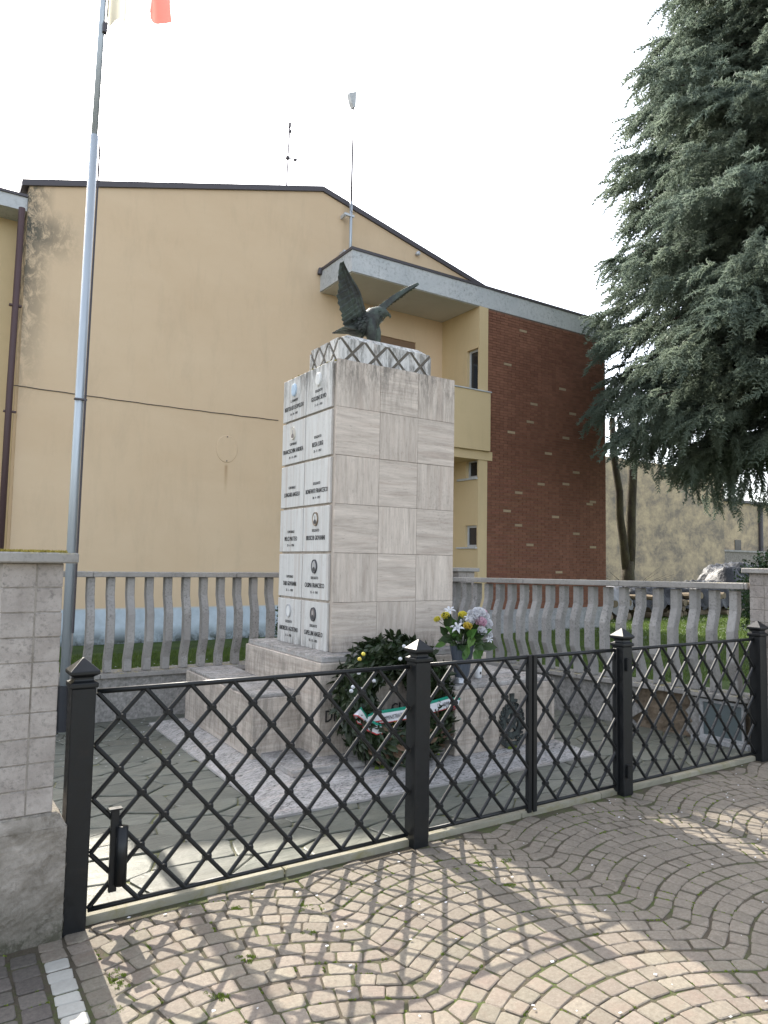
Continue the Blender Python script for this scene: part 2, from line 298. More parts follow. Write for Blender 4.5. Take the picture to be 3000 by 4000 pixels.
def flagmat(name, c):
    t = NT(name); m = t.fin(c, 0.8); tr = t.n('ShaderNodeBsdfTranslucent'); tr.inputs['Color'].default_value = c + (1,)
    mx = t.n('ShaderNodeMixShader'); mx.inputs[0].default_value = 0.5; o = t.t.nodes['Material Output']
    t.l(t.b.outputs[0], mx.inputs[1]); t.l(tr.outputs[0], mx.inputs[2]); t.l(mx.outputs[0], o.inputs[0]); return m
M_FG, M_FW, M_FR = flagmat('flag_faded_green', (0.50, 0.49, 0.42)), flagmat('flag_white', (0.62, 0.62, 0.62)), flagmat('flag_red', (0.62, 0.20, 0.17))
M_GROUND = NT('earth'); M_GROUND = M_GROUND.fin(M_GROUND.mix(M_GROUND.noise(0.5, 5), (0.10, 0.095, 0.075), (0.16, 0.15, 0.12)), 0.95)

# ------------------------------------------------------------------ geometry helpers
class MB:
    def __init__(s): s.v = []; s.f = []
    def add(s, v, f):
        o = len(s.v); s.v.extend(tuple(map(float, q)) for q in v); s.f.extend(tuple(i + o for i in q) for q in f); return s
    def box(s, x0, x1, y0, y1, z0, z1):
        return s.add([(x0, y0, z0), (x1, y0, z0), (x1, y1, z0), (x0, y1, z0), (x0, y0, z1), (x1, y0, z1), (x1, y1, z1), (x0, y1, z1)],
                     [(0, 3, 2, 1), (4, 5, 6, 7), (0, 1, 5, 4), (1, 2, 6, 5), (2, 3, 7, 6), (3, 0, 4, 7)])
    def prism(s, bot, top):
        n = len(bot); return s.add(list(bot) + list(top), [tuple(range(n - 1, -1, -1)), tuple(range(n, 2 * n))] + [(i, (i + 1) % n, n + (i + 1) % n, n + i) for i in range(n)])
    def tube(s, pts, rad, n=8, squash=None, caps=True, up=None):
        pts = [Vector(p) for p in pts]; k = len(pts)
        rad = rad if isinstance(rad, (list, tuple)) else [rad] * k
        V = []; prev = None
        for i, p in enumerate(pts):
            d = (pts[min(i + 1, k - 1)] - pts[max(i - 1, 0)]).normalized()
            if prev is None:
                a = Vector(up) if up else (Vector((0, 0, 1)) if abs(d.z) < 0.9 else Vector((1, 0, 0)))
                u = d.cross(a).normalized()
            else: u = (prev - d * prev.dot(d)).normalized()
            prev = u; v = d.cross(u)
            sq = squash[i] if squash else 1.0
            for j in range(n):
                t = 2 * math.pi * (j + 0.5) / n; V.append(p + u * (rad[i] * math.cos(t)) + v * (rad[i] * sq * math.sin(t)))
        F = [(i * n + j, i * n + (j + 1) % n, (i + 1) * n + (j + 1) % n, (i + 1) * n + j) for i in range(k - 1) for j in range(n)]
        if caps: F += [tuple(range(n - 1, -1, -1)), tuple(range((k - 1) * n, k * n))]
        return s.add(V, F)
    def lathe(s, prof, c, n=16, axis='z', rot=0.0):
        V = []; k = len(prof)
        for r, h in prof:
            for j in range(n):
                t = 2 * math.pi * j / n + rot; V.append((c[0] + r * math.cos(t), c[1] + r * math.sin(t), c[2] + h))
        F = [(i * n + j, i * n + (j + 1) % n, (i + 1) * n + (j + 1) % n, (i + 1) * n + j) for i in range(k - 1) for j in range(n)]
        F += [tuple(range(n - 1, -1, -1)), tuple(range((k - 1) * n, k * n))]
        return s.add(V, F)
    def text(s, geo, o, u, v):
        u = Vector(u); v = Vector(v); nrm = u.cross(v); o = Vector(o)
        return s.add([o + u * a + v * b + nrm * c for a, b, c in geo[0]], geo[1])
    def mesh(s, name, mat, bevel=0.0, smooth=False, org=(0, 0, 0)):
        me = bpy.data.meshes.new(name)
        ox, oy, oz = org
        me.from_pydata([(a - ox, b - oy, c - oz) for a, b, c in s.v], [], s.f)
        if bevel:
            bm = bmesh.new(); bm.from_mesh(me)
            bmesh.ops.bevel(bm, geom=[e for e in bm.edges if len(e.link_faces) == 2 and e.calc_face_angle(0) > 0.5], offset=bevel, segments=1, affect='EDGES', profile=0.5)
            bm.to_mesh(me); bm.free()
        if smooth: me.polygons.foreach_set('use_smooth', [True] * len(me.polygons))
        for m in (mat if isinstance(mat, (list, tuple)) else [mat]): me.materials.append(m)
        me.update(); return me

def worg(o):
    x = Vector((0, 0, 0))
    while o: x += o.location; o = o.parent
    return x
def link(name, me, parent=None, loc=None):
    o = bpy.data.objects.new(name, me); COL.objects.link(o)
    if parent: o.parent = parent
    if loc is not None: o.location = loc
    return o
def part(name, mb, mat, parent, bevel=0.0, smooth=False, label=None):
    o = link(name, mb.mesh(name, mat, bevel, smooth, worg(parent)), parent)
    if label: o['label'] = label
    return o
def tag(o, label=None, cat=None, group=None, kind=None):
    for k, v in (('label', label), ('category', cat), ('group', group), ('kind', kind)):
        if v: o[k] = v
    return o
def thing(name, loc, label, cat, group=None):
    o = bpy.data.objects.new(name, None); COL.objects.link(o); o.location = loc; o.empty_display_size = 0.1
    return tag(o, label, cat, group)
def solo(name, mb, mat, loc, label, cat, group=None, bevel=0.0, smooth=False):
    o = link(name, mb.mesh(name, mat, bevel, smooth, loc), None, loc); return tag(o, label, cat, group)
def struct(name, mb, mat):
    o = link(name, mb.mesh(name, mat), None); o['kind'] = 'structure'; return o
def np_mesh(name, V, F, mat):     # V (n,3), F (m,k) arrays
    me = bpy.data.meshes.new(name); m, k = F.shape
    me.vertices.add(len(V)); me.vertices.foreach_set('co', V.astype(np.float32).ravel())
    me.loops.add(m * k); me.loops.foreach_set('vertex_index', F.astype(np.int32).ravel())
    me.polygons.add(m); me.polygons.foreach_set('loop_start', np.arange(0, m * k, k, dtype=np.int32))
    me.materials.append(mat); me.update(calc_edges=True); me.validate(); return me

# ------------------------------------------------------------------ the ground
struct('ground', MB().add([(-300, -300, -0.16), (300, -300, -0.16), (300, 300, -0.16), (-300, 300, -0.16)], [(0, 1, 2, 3)]), M_GROUND)
pave = struct('pavement', MB().add([(-8, -6, -0.0050), (16, -6, -0.0050), (16, 3.395, -0.0050), (-8, 3.395, -0.0050)], [(0, 1, 2, 3)]), M_SOIL)
court = struct('courtyard', MB().add([(0.0, 3.40, 0.009), (6.6, 3.40, 0.009), (6.6, 7.5, 0.009), (0.0, 7.5, 0.009)], [(0, 1, 2, 3)]), M_JOINT)
struct('lawn', MB().add([(-12, 7.42, -0.02), (60, 7.42, -0.02), (60, 40, -0.02), (-12, 40, -0.02)], [(0, 1, 2, 3)])
       .add([(6.4, 3.2, -0.024), (60, 3.2, -0.024), (60, 7.42, -0.02), (6.0, 7.42, -0.02)], [(0, 1, 2, 3)]), M_LAWN)

# cobbles: segmental arcs in lanes that run away from the viewer
def cobble(mb, q, h, rs):
    """q: four ground corners; a worn sett with clipped corners and a low dome"""
    c = sum((Vector((*p, 0)) for p in q), Vector()) / 4
    ring = []
    for i in range(4):
        p = Vector((*q[i], 0)); a = Vector((*q[i - 1], 0)); b = Vector((*q[(i + 1) % 4], 0))
        cl = 0.07 + 0.10 * rs.random()
        ring += [p.lerp(a, cl * 0.7), p.lerp(b, cl * 0.7)]
    ring = [c + (p - c) * (1 + rs.uniform(-0.045, 0.03)) for p in ring]
    tx, ty = rs.uniform(-0.02, 0.02), rs.uniform(-0.02, 0.02)
    def z(p, base): return h + base + (p - c).x * tx + (p - c).y * ty
    r0 = [(p.x, p.y, -0.03) for p in ring]; r1 = [(p.x, p.y, z(p, -0.0028)) for p in ring]
    r2 = []
    for p in ring:
        g = c + (p - c) * 0.90; r2.append((g.x, g.y, z(g, rs.uniform(-0.0006, 0.0006))))
    V = r0 + r1 + r2 + [(c.x, c.y, h + 0.001)]
    F = [(i, (i + 1) % 8, 8 + (i + 1) % 8, 8 + i) for i in range(8)] + [(8 + i, 8 + (i + 1) % 8, 16 + (i + 1) % 8, 16 + i) for i in range(8)] + [(16 + i, 16 + (i + 1) % 8, 24) for i in range(8)]
    mb.add(V, F)
LANE, RA, PITCH = 1.27, 0.95, 0.095
cells = []          # (quad, white?)
rc = random.Random(3)
def arc_raw(x):
    u = (x - 3.57 + LANE / 2) % LANE - LANE / 2; return math.sqrt(RA * RA - u * u) - RA
def arc(x): return sum(arc_raw(x + d) * wgt for d, wgt in ((-.10, 1), (-.06, 2), (-.03, 3), (0, 3), (.03, 3), (.06, 2), (.10, 1))) / 15
def slope(x): return (arc(x + 0.01) - arc(x - 0.01)) / 0.02
y = -1.2
while y < 3.75:
    p = PITCH * rc.uniform(0.94, 1.06); x = 0.50 + rc.random() * 0.1; xs_ = []; wob = [rc.uniform(-0.006, 0.006) for _ in range(3)]
    while x < 7.6:
        xs_.append(x); x += 0.102 * rc.uniform(0.82, 1.22) / math.sqrt(1 + slope(x) ** 2)
    def RP(x, t):        # a point of this course, t = 0 lower edge, 1 upper edge; joints stand square to the arc
        k = -0.75 * slope(x) * p * (t - 0.5); xx = x + k; return (xx, y + 0.10 + arc(xx) + p * t + 0.004 * math.sin(xx * 7 + y * 40))
    for i in range(len(xs_) - 1):
        e = [rc.uniform(-0.004, 0.004) for _ in range(2)]
        cells.append(([RP(xs_[i] + e[0], 0), RP(xs_[i + 1] + e[1], 0), RP(xs_[i + 1] + e[1], 1), RP(xs_[i] + e[0], 1)], False))
    y += p
def bb(x0, x1, y0, y1, ang=0.0, white=False):
    c = ((x0 + x1) / 2, (y0 + y1) / 2); ca, sa = math.cos(ang), math.sin(ang)
    q = [(x0, y0), (x1, y0), (x1, y1), (x0, y1)]
    cells.append(([(c[0] + (a - c[0]) * ca - (b - c[1]) * sa, c[1] + (a - c[0]) * sa + (b - c[1]) * ca) for a, b in q], white))
ARC = set(id(q) for q, wh_ in cells)
y = 1.9
while y < 3.36:
    p = rc.uniform(0.072, 0.088); bb(0.483, 0.580, y, y + p, rc.uniform(-0.05, 0.05), y + p < 3.22); y += p
x = 0.586
while x < 0.60: 
    y = 1.9 + rc.random() * 0.05
    while y < 3.36:
        p = rc.uniform(0.085, 0.105); bb(x, x + 0.10, y, y + p, rc.uniform(-0.06, 0.06)); y += p
    x += 0.2
for j in range(7):
    x = 0.478 - 0.105 * (j + 1); y = 2.2 + rc.random() * 0.05
    while y < 3.36:
        p = rc.uniform(0.085, 0.105); bb(x, x + 0.10, y, y + p, rc.uniform(-0.04, 0.04)); y += p
rx = Vector((0.83879678, -0.54417492, 0.01713502))
def vis(p, m=0.06):
    d = Vector((p[0], p[1], 0)) - Vector((0, 0, 1.6)); z = d.dot(_f)
    if z < 0.2: return False
    a = d.dot(_r) / z * 0.9273; b = d.dot(_d) / z * 0.9273
    return abs(a) < 0.5 + m and abs(b) < 0.6667 + m
good = []
for q, wh in cells:
    c = (sum(a for a, b in q) / 4, sum(b for a, b in q) / 4)
    if min(a for a, b in q) < 0.588 and id(q) in ARC: continue
    if max(b for a, b in q) > 3.415 or c[1] < -1.0: continue
    if c[0] < 0.60 and c[1] > 3.318 : continue
    q = [(min(max(a, -9), 16), min(b, 3.392)) for a, b in q]
    L = [math.dist(q[i], q[(i + 1) % 4]) for i in range(4)]
    if min(L) < 0.03: continue
    g = rc.uniform(0.0026, 0.0052)
    q = [(c[0] + (a - c[0]) * (1 - 2 * g / 0.095), c[1] + (b - c[1]) * (1 - 2 * g / 0.095)) for a, b in q]
    d = math.dist((c[0], c[1], 0), (0, 0, 1.6)); good.append((0 if vis(c) else 1, d, q, wh))
good.sort(key=lambda e: e[:2])
rest = MB()
for i, (nv, d, q, wh) in enumerate(good):
    h = rc.uniform(-0.002, 0.002)
    if i < 300 or wh:
        mb = MB(); cobble(mb, q, h, rc)
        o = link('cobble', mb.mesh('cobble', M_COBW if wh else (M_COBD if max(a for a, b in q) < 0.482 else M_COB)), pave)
        if wh: o['label'] = 'white stone sett in the pale strip'
    elif nv == 0 or d < 6: cobble(rest, q, h, rc)
t = NT('porphyry_cobble_far')
_c = t.mix(t.noise(55, 5, 0.75, None, 0, 0.3, 0.7), (0.13, 0.11, 0.086), (0.22, 0.19, 0.152)); _v = t.n('ShaderNodeTexWhiteNoise'); _v.noise_dimensions = '3D'
_s = t.n('ShaderNodeVectorMath', operation='SNAP'); t.l(t.pos.outputs['Position'], _s.inputs[0]); _s.inputs[1].default_value = (0.1, 0.1, 5)
t.l(_s.outputs[0], _v.inputs['Vector'])
_h = t.n('ShaderNodeHueSaturation'); t.l(t.ramp(_v.outputs['Value'], 0, 1, 0.88, 1.12), _h.inputs['Value']); t.l(_c, _h.inputs['Color'])
M_COB2 = t.fin(_h.outputs[0], 0.82, t.noise(30, 5, 0.7), 0.5, 0.006)
o = link('cobble', rest.mesh('cobble', M_COB2), pave); o['kind'] = 'stuff'

# moss in the joints, fallen petals
def tuft(V, F, x, y, z, r, n, rs, hgt):
    for _ in range(n):
        a = rs.uniform(0, 6.28); d = r * math.sqrt(rs.random()); px, py = x + d * math.cos(a), y + d * math.sin(a)
        s = rs.uniform(0.003, 0.006); b = rs.uniform(0, 6.28); o = len(V)
        V += [(px + s * math.cos(b), py + s * math.sin(b), z), (px - s * math.cos(b), py - s * math.sin(b), z), (px + rs.uniform(-1, 1) * s, py + rs.uniform(-1, 1) * s, z + hgt * rs.uniform(0.5, 1))]
        F.append((o, o + 1, o + 2))
V, F = [], []
rm = random.Random(11)
for nv, d, q, wh in good:
    if nv or d > 6: continue
    for a, b in ((0, 1), (1, 2)):
        px = (q[a][0] + q[b][0]) / 2; py = (q[a][1] + q[b][1]) / 2
        pr = 0.5 + 0.5 * math.sin(px * 3.1 + 1.3) * math.cos(py * 4.3) 
        if rm.random() < 0.30 * pr: 
            for k in range(rm.randint(1, 4)):
                f = rm.random(); tuft(V, F, q[a][0] + (q[b][0] - q[a][0]) * f, q[a][1] + (q[b][1] - q[a][1]) * f, -0.006, 0.006, 14, rm, 0.009)
for (x, y) in ((2.42, 3.0), (2.6, 3.0), (1.30, 3.2), (1.57, 3.04), (1.50, 2.85), (0.70, 2.86), (0.66, 2.72), (0.72, 2.95), (1.18, 2.78), (1.0, 2.62), (2.75, 2.95), (2.55, 2.72)):
    for k in range(7): tuft(V, F, x + rm.gauss(0, 0.02), y + rm.gauss(0, 0.02), -0.005, 0.010, 26, rm, 0.011)
o = link('moss', MB().add(V, F).mesh('moss', M_MOSS)); o['kind'] = 'stuff'
V, F = [], []
for k in range(260):
    if k < 150: x, y, z = rm.uniform(0.3, 5.8), rm.uniform(1.5, 3.36), 0.006
    else: x, y, z = rm.uniform(0.7, 2.0), rm.uniform(5.6, 7.2), 0.027
    s = rm.uniform(0.004, 0.011); b = rm.uniform(0, 6.28); o = len(V)
    V += [(x + s * math.cos(b + i * 1.57), y + s * 0.7 * math.sin(b + i * 1.57), z + rm.uniform(0, 0.004)) for i in range(4)]; F.append((o, o + 1, o + 2, o + 3))
o = link('fallen_petals', MB().add(V, F).mesh('fallen_petals', M_PETW)); o['kind'] = 'stuff'

# kerb under the fence
x = 0.68; k = 0
while x < 6.6:
    L = rc.uniform(0.75, 1.05)
    part('kerbstone', MB().box(x, min(x + L, 6.6) - 0.006, 3.397 + rc.uniform(-0.004, 0.004), 3.478, -0.03, 0.030 + rc.uniform(-0.003, 0.003)), M_KERB, pave, 0.006); x += L

# crazy paving of the court: voronoi slabs
def clip(poly, a, n):     # keep (p-a).n <= 0
    out = []
    for i in range(len(poly)):
        p, q = poly[i], poly[(i + 1) % len(poly)]
        dp = (p[0] - a[0]) * n[0] + (p[1] - a[1]) * n[1]; dq = (q[0] - a[0]) * n[0] + (q[1] - a[1]) * n[1]
        if dp <= 0: out.append(p)
        if dp * dq < 0: t = dp / (dp - dq); out.append((p[0] + (q[0] - p[0]) * t, p[1] + (q[1] - p[1]) * t))
    return out
rv = random.Random(21); seeds = []
AX = 1.9
yy = 3.6; row = 0
while yy < 7.4:
    xx = 0.15 + (row % 2) * 0.2
    while xx < 6.5:
        seeds.append((xx + rv.uniform(-0.15, 0.15), yy + rv.uniform(-0.10, 0.10))); xx += rv.uniform(0.34, 0.60)
    yy += 0.235; row += 1
sn = np.array(seeds)
for i, s in enumerate(seeds):
    if 2.05 < s[0] < 4.65 and 4.35 < s[1] < 6.7: continue
    poly = [(s[0] - 1, s[1] - 1), (s[0] + 1, s[1] - 1), (s[0] + 1, s[1] + 1), (s[0] - 1, s[1] + 1)]
    dd = ((sn[:, 0] - s[0]) / AX) ** 2 + (sn[:, 1] - s[1]) ** 2
    for j in np.argsort(dd)[1:16]:
        o2 = seeds[j]; m = ((s[0] + o2[0]) / 2, (s[1] + o2[1]) / 2); n = ((o2[0] - s[0]) / AX ** 2, o2[1] - s[1])
        L = math.hypot(*n); n = (n[0] / L, n[1] / L); g = rv.uniform(0.003, 0.008)
        poly = clip(poly, (m[0] - n[0] * g, m[1] - n[1] * g), n)
        if len(poly) < 3: break
    for a, n in (((0, 3.482), (0, -1)), ((0, 7.34), (0, 1)), ((0.02, 0), (-1, 0)), ((6.2, 0), (1, 0))): 
        poly = clip(poly, a, n) if len(poly) > 2 else poly
    if len(poly) < 3: continue
    pts = []
    for a in range(len(poly)):
        p, q = Vector(poly[a]), Vector(poly[(a + 1) % len(poly)])
        if (q - p).length < 0.03: continue
        pts.append(p.lerp(q, 0.08)); pts.append(p.lerp(q, 0.5) + Vector((rv.uniform(-.006, .006), rv.uniform(-.006, .006)))); pts.append(p.lerp(q, 0.92))
    if len(pts) < 3: continue
    c = sum(pts, Vector((0, 0))) / len(pts); h = 0.020 + rv.uniform(-0.003, 0.003); tx, ty = rv.uniform(-.008, .008), rv.uniform(-.008, .008)
    b = [(p.x, p.y, -0.01) for p in pts]; t1 = [(p.x, p.y, h - 0.004 + (p.x - c.x) * tx + (p.y - c.y) * ty) for p in pts]
    t2 = [(c.x + (p.x - c.x) * 0.965, c.y + (p.y - c.y) * 0.965, h + (p.x - c.x) * tx + (p.y - c.y) * ty) for p in pts]
    n = len(pts); mb = MB(); mb.add(b + t1 + t2, [(i, (i + 1) % n, n + (i + 1) % n, n + i) for i in range(n)] + [(n + i, n + (i + 1) % n, 2 * n + (i + 1) % n, 2 * n + i) for i in range(n)] + [tuple(range(2 * n, 3 * n))])
    part('flagstone', mb, M_FLAG, court)

# ------------------------------------------------------------------ the house
YG, YC = 14.0, 12.574
house = thing('house', (8, 18, 0), 'ochre rendered house with low gable, loggia and red brick wing', 'house')
def gable(x): return 8.27 + (x - 1.29) * 0.2885 if x <= 7.24 else 9.985 - (x - 7.24) * 0.246
mb = MB()
def gwall(x0, x1, z0, z1=None):
    xs = [x0] + ([7.24] if x0 < 7.24 < x1 else []) + [x1]
    top = [(x, YG, z1 if z1 else gable(x)) for x in reversed(xs)]; bot = [(x0, YG, z0), (x1, YG, z0)]
    f = bot + top; n = len(f); mb.add(f + [(a, b + 0.3, c) for a, b, c in f], [tuple(range(n)), tuple(range(2 * n - 1, n - 1, -1))] + [(i, n + i, n + (i + 1) % n, (i + 1) % n) for i in range(n)])
gwall(1.29, 8.75, -0.15); gwall(8.75, 9.90, 6.97); gwall(8.75, 9.90, -0.15, 5.60); gwall(9.90, 15.1, -0.15)
mb.box(1.29, 1.59, YG + 0.3, 24, -0.15, 8.0)
wall = part('wall', mb, M_YEL, house)
mb = MB()
for a, b in ((1.17, 7.24), (7.24, 15.45)):
    za, zb = [(8.27 + (x - 1.29) * 0.2885 if x <= 7.24 else 9.985 - (x - 7.24) * 0.246) for x in (a, b)]
    q = [(a, za), (b, zb), (b, zb + 0.115), (a, za + 0.115)]
    mb.prism([(x, 13.95, z) for x, z in q], [(x, 24.2, z) for x, z in q])
part('roof', mb, M_FLASH, house)
# wing
mb = MB().box(10.72, 10.99, YC, 12.62, -0.15, 7.645).box(10.72, 10.99, 13.02, YG, -0.15, 7.645).box(10.72, 10.99, 12.62, 13.02, -0.15, 1.98).box(10.72, 10.99, 12.62, 13.02, 2.48, 3.60).box(10.72, 10.99, 12.62, 13.02, 4.02, 5.2).box(10.72, 10.99, 12.62, 13.02, 6.66, 7.645)
part('loggia_wall', mb, M_YEL2, house)
part('wing_wall', MB().box(10.992, 15.12, YC + 0.012, 24, -0.15, 7.645), M_MORTAR, house)
part('wing_plinth', MB().box(10.995, 15.15, YC - 0.03, YC + 0.05, -0.15, 0.53), M_WHITEP, house)
part('canopy', MB().box(7.233, 15.32, YC, 13.995, 7.648, 8.11), M_FASC, house)
part('canopy_flashing', MB().box(7.21, 15.34, YC - 0.025, 13.99, 8.111, 8.17), M_FLASH, house)
part('soffit', MB().box(7.27, 10.70, YC + 0.03, 13.99, 7.634, 7.6475), M_SOFF, house)
mb = MB().box(7.3, 10.99, 12.474, 12.60, 4.208, 5.585); part('balcony_parapet', mb, M_YEL2, house)
part('parapet_coping', MB().box(7.28, 11.01, 12.45, 12.62, 5.586, 5.612), M_FASC, house)
part('balcony_slab', MB().box(7.3, 11.12, 12.55, 13.99, 4.0, 4.207), M_YEL2, house)
part('canopy_outlet', MB().tube([(7.245, 13.99, 8.14), (7.20, 13.93, 8.14), (7.18, 13.93, 8.02)], 0.05, 8), M_FLASH, house)
# windows
def window(x0, x1, y0, y1, z0, z1, axis, mull=None):
    f = 0.05; fr = MB()
    if axis == 'y':
        fr.box(x0, x0 + f, y0, y1, z0, z1).box(x1 - f, x1, y0, y1, z0, z1).box(x0 + f, x1 - f, y0, y1, z0, z0 + f).box(x0 + f, x1 - f, y0, y1, z1 - f, z1)
        gl = MB().box(x0 + f, x1 - f, y0 + 0.02, y0 + 0.03, z0 + f, z1 - f)
    else:
        fr.box(x0, x1, y0, y0 + f, z0, z1).box(x0, x1, y1 - f, y1, z0, z1).box(x0, x1, y0 + f, y1 - f, z0, z0 + f).box(x0, x1, y0 + f, y1 - f, z1 - f, z1)
        gl = MB().box(x0 + 0.02, x0 + 0.03, y0 + f, y1 - f, z0 + f, z1 - f)
    w = part('window', fr, M_ALU, house); part('pane', gl, M_GLASS, w); return w
w1 = window(10.80, 10.86, 12.62, 13.02, 5.2, 6.66, 'x'); w2 = window(10.80, 10.86, 12.62, 13.02, 3.60, 4.02, 'x')
w3 = window(10.78, 10.84, 12.62, 13.02, 1.98, 2.48, 'x'); part('sill', MB().box(10.68, 10.80, 12.60, 13.32, 1.94, 1.975), M_FASC, w3); part('sill', MB().box(10.68, 10.80, 12.60, 13.32, 3.55, 3.595), M_FASC, w2)
w4 = window(8.75, 9.90, YG + 0.10, YG + 0.16, 5.6, 6.80, 'y'); part('shutter_box', MB().box(8.75, 9.90, YG + 0.03, YG + 0.25, 6.80, 6.97), M_SHUT, w4)
# left wing seen past the downpipe
mb = MB().box(-7, 1.288, 14.6, 24, -0.15, 7.82); part('rear_wall', mb, M_YEL2, house)
part('rear_fascia', MB().box(-7, 1.285, 14.05, 14.7, 7.82, 8.07), M_FASC, house); part('rear_flashing', MB().box(-7, 1.28, 14.02, 14.7, 8.071, 8.12), M_FLASH, house)
part('downpipe', MB().tube([(1.19, 13.93, 7.80), (1.15, 13.92, 4.4), (1.13, 13.92, -0.1)], 0.055, 10), M_PIPE, house, smooth=True)
mb = MB()
for z in (1.2, 4.1, 6.0): mb.box(1.07, 1.27, 13.90, 13.99, z, z + 0.03)
part('pipe_bracket', mb, M_PIPE, house)
pts = [(1.20 + (6.3 - 1.2) * i / 24, YG - 0.012, 4.60 - 0.02 * math.sin(i / 24 * 3.14) + 0.004 * math.sin(i * 2.1)) for i in range(25)]
part('wall_cable', MB().tube(pts, 0.009, 5), M_CABLE, house)
mb = MB(); n = 28; cx, cz = 5.172, 3.865
ring = [(cx + 0.228 * math.cos(2 * math.pi * i / n), cz + 0.285 * math.sin(2 * math.pi * i / n)) for i in range(n)]
mb.prism([(x, YG - 0.003, z) for x, z in ring][::-1], [(cx + (x - cx) * 0.97, YG - 0.010, cz + (z - cz) * 0.97) for x, z in ring][::-1])
rcv = part('round_cover', mb, M_YEL, house)
mb = MB()
for z in (cz + 0.25, cz - 0.25): mb.tube([(cx, YG - 0.016, z), (cx, YG - 0.028, z)], 0.012, 8)
part('screw', mb, M_FLASH, rcv)
part('wall_lamp', MB().tube([(9.88, YG, 9.198), (9.88, YG - 0.10, 9.19)], [0.035, 0.055], 12), M_ALU, house, smooth=True)
# bricks
BL, BH = 0.25, 0.0655
rb = random.Random(5); bm_ = MB()
bx = MB().box(0, BL - 0.010, -0.008, 0.02, 0, BH - 0.009); brick_me = bx.mesh('brick', M_BRICK); buff_me = bx.mesh('brick', M_BUFF)
buff = [(12.0, 2.56), (13.5, 4.85), (11.55, 6.38), (12.55, 5.55), (12.42, 5.10), (11.65, 4.78), (13.0, 4.35), (13.9, 3.98), (12.62, 3.55), (11.98, 3.35), (13.6, 3.62), (14.5, 3.22), (11.55, 2.85), (13.3, 2.80),
        (14.0, 2.40), (12.45, 2.10), (14.7, 2.05), (13.4, 1.42), (15.0, 2.72), (11.10, 1.60), (14.3, 1.25), (12.3, 0.95), (11.2, 3.9), (13.75, 5.45), (13.4, 6.1), (12.0, 7.3)]
made = []
nb = 0; restb = MB()
row = 0; z = 0.535
while z < 7.58:
    x = 10.992 + (0 if row % 2 else -BL / 2)
    while x < 15.11:
        x0, x1 = max(x, 10.993), min(x + BL, 15.118)
        if x1 - x0 > 0.05:
            isb = any(abs((x0 + x1) / 2 - bx_) < BL / 2 and abs(z + BH / 2 - bz) < BH / 2 + 0.001 for bx_, bz in buff)
            full = abs(x1 - x0 - BL) < 1e-6
            if isb and full or (full and nb < 272 and 1.3 < z < 4.6 and x0 < 12.7):
                o = link('brick', buff_me if isb else brick_me, wall_parent if False else house, (x0 - 8, YC - 18, z))
                if isb: o['label'] = 'pale buff brick among the red ones'
                else: nb += 1
            else:
                dz = rb.uniform(-0.003, 0.003); restb.box(x0, x1 - 0.010, YC - 0.008 + dz, YC + 0.02, z, z + BH - 0.009)
        x += BL
    z += BH; row += 1
o = part('brick', restb, M_BRICKW, house); o['kind'] = 'stuff'

# masts on the roof
an = thing('antenna', (6.57, 14.5, 9.9), 'thin television antenna mast on the roof ridge, left of the tall mast', 'antenna')
part('mast', MB().tube([(6.565, 14.5, 9.8), (6.61, 14.5, 11.62)], 0.018, 6), M_FLASH, an)
mb = MB().tube([(6.58, 14.5, 10.81), (7.46, 14.5, 10.96)], 0.012, 4)
for i in range(9): x = 6.85 + i * 0.073; z = 10.81 + (x - 6.58) * 0.17; mb.tube([(x, 14.42, z), (x, 14.58, z)], 0.004, 4)
mb.tube([(6.72, 14.5, 10.97), (6.66, 14.5, 10.84), (6.72, 14.5, 10.66)], 0.007, 4).box(6.54, 6.62, 14.46, 14.54, 10.78, 10.84).box(6.74, 6.80, 14.47, 14.53, 10.80, 10.85)
part('yagi_array', mb, M_FLASH, an)
part('upper_array', MB().box(6.585, 6.635, 14.47, 14.53, 11.55, 11.66).box(6.60, 6.655, 14.47, 14.53, 11.44, 11.49).tube([(6.635, 14.5, 11.48), (6.625, 14.5, 11.05)], 0.006, 4), M_FLASH, an)
part('stay', MB().tube([(6.50, 14.5, 9.95), (6.43, 14.5, 10.10)], 0.008, 4).tube([(6.38, 14.5, 10.11), (6.47, 14.5, 10.09)], 0.008, 4), M_FLASH, an)
ms = thing('mast', (7.885, 13.8, 8.2), 'tall grey pole mast bracketed to the gable beside the canopy', 'mast')
part('lower_tube', MB().tube([(7.889, 13.8, 8.17), (7.884, 13.8, 9.85)], 0.034, 10), M_POLE, ms, smooth=True)
part('upper_tube', MB().tube([(7.884, 13.8, 9.85), (7.89, 13.8, 11.2), (7.896, 13.8, 12.15)], [0.024, 0.020, 0.013], 8), M_FLASH, ms, smooth=True)
for z in (8.62, 9.50): part('wall_bracket', MB().box(7.70, 7.96, 13.77, 13.83, z, z + 0.05).box(7.72, 7.76, 13.80, 14.0, z - 0.02, z + 0.06), M_ALU, ms)
mb = MB(); 
mb.prism([(7.74, 13.74, 12.40), (7.93, 13.74, 12.50), (7.92, 13.74, 12.13), (7.86, 13.74, 12.10), (7.80, 13.74, 12.2)][::-1], [(7.74, 13.86, 12.40), (7.93, 13.86, 12.50), (7.92, 13.86, 12.13), (7.86, 13.86, 12.10), (7.80, 13.86, 12.2)][::-1])
part('siren_head', mb, M_FASC, ms)
mb = MB(); pts = [(7.93 + 0.09 * math.cos(a), 13.76, 9.70 + 0.11 * math.sin(a)) for a in [i * 2 * math.pi / 18 for i in range(19)]]
part('cable_loop', mb.tube(pts, 0.005, 4), M_FLASH, ms)

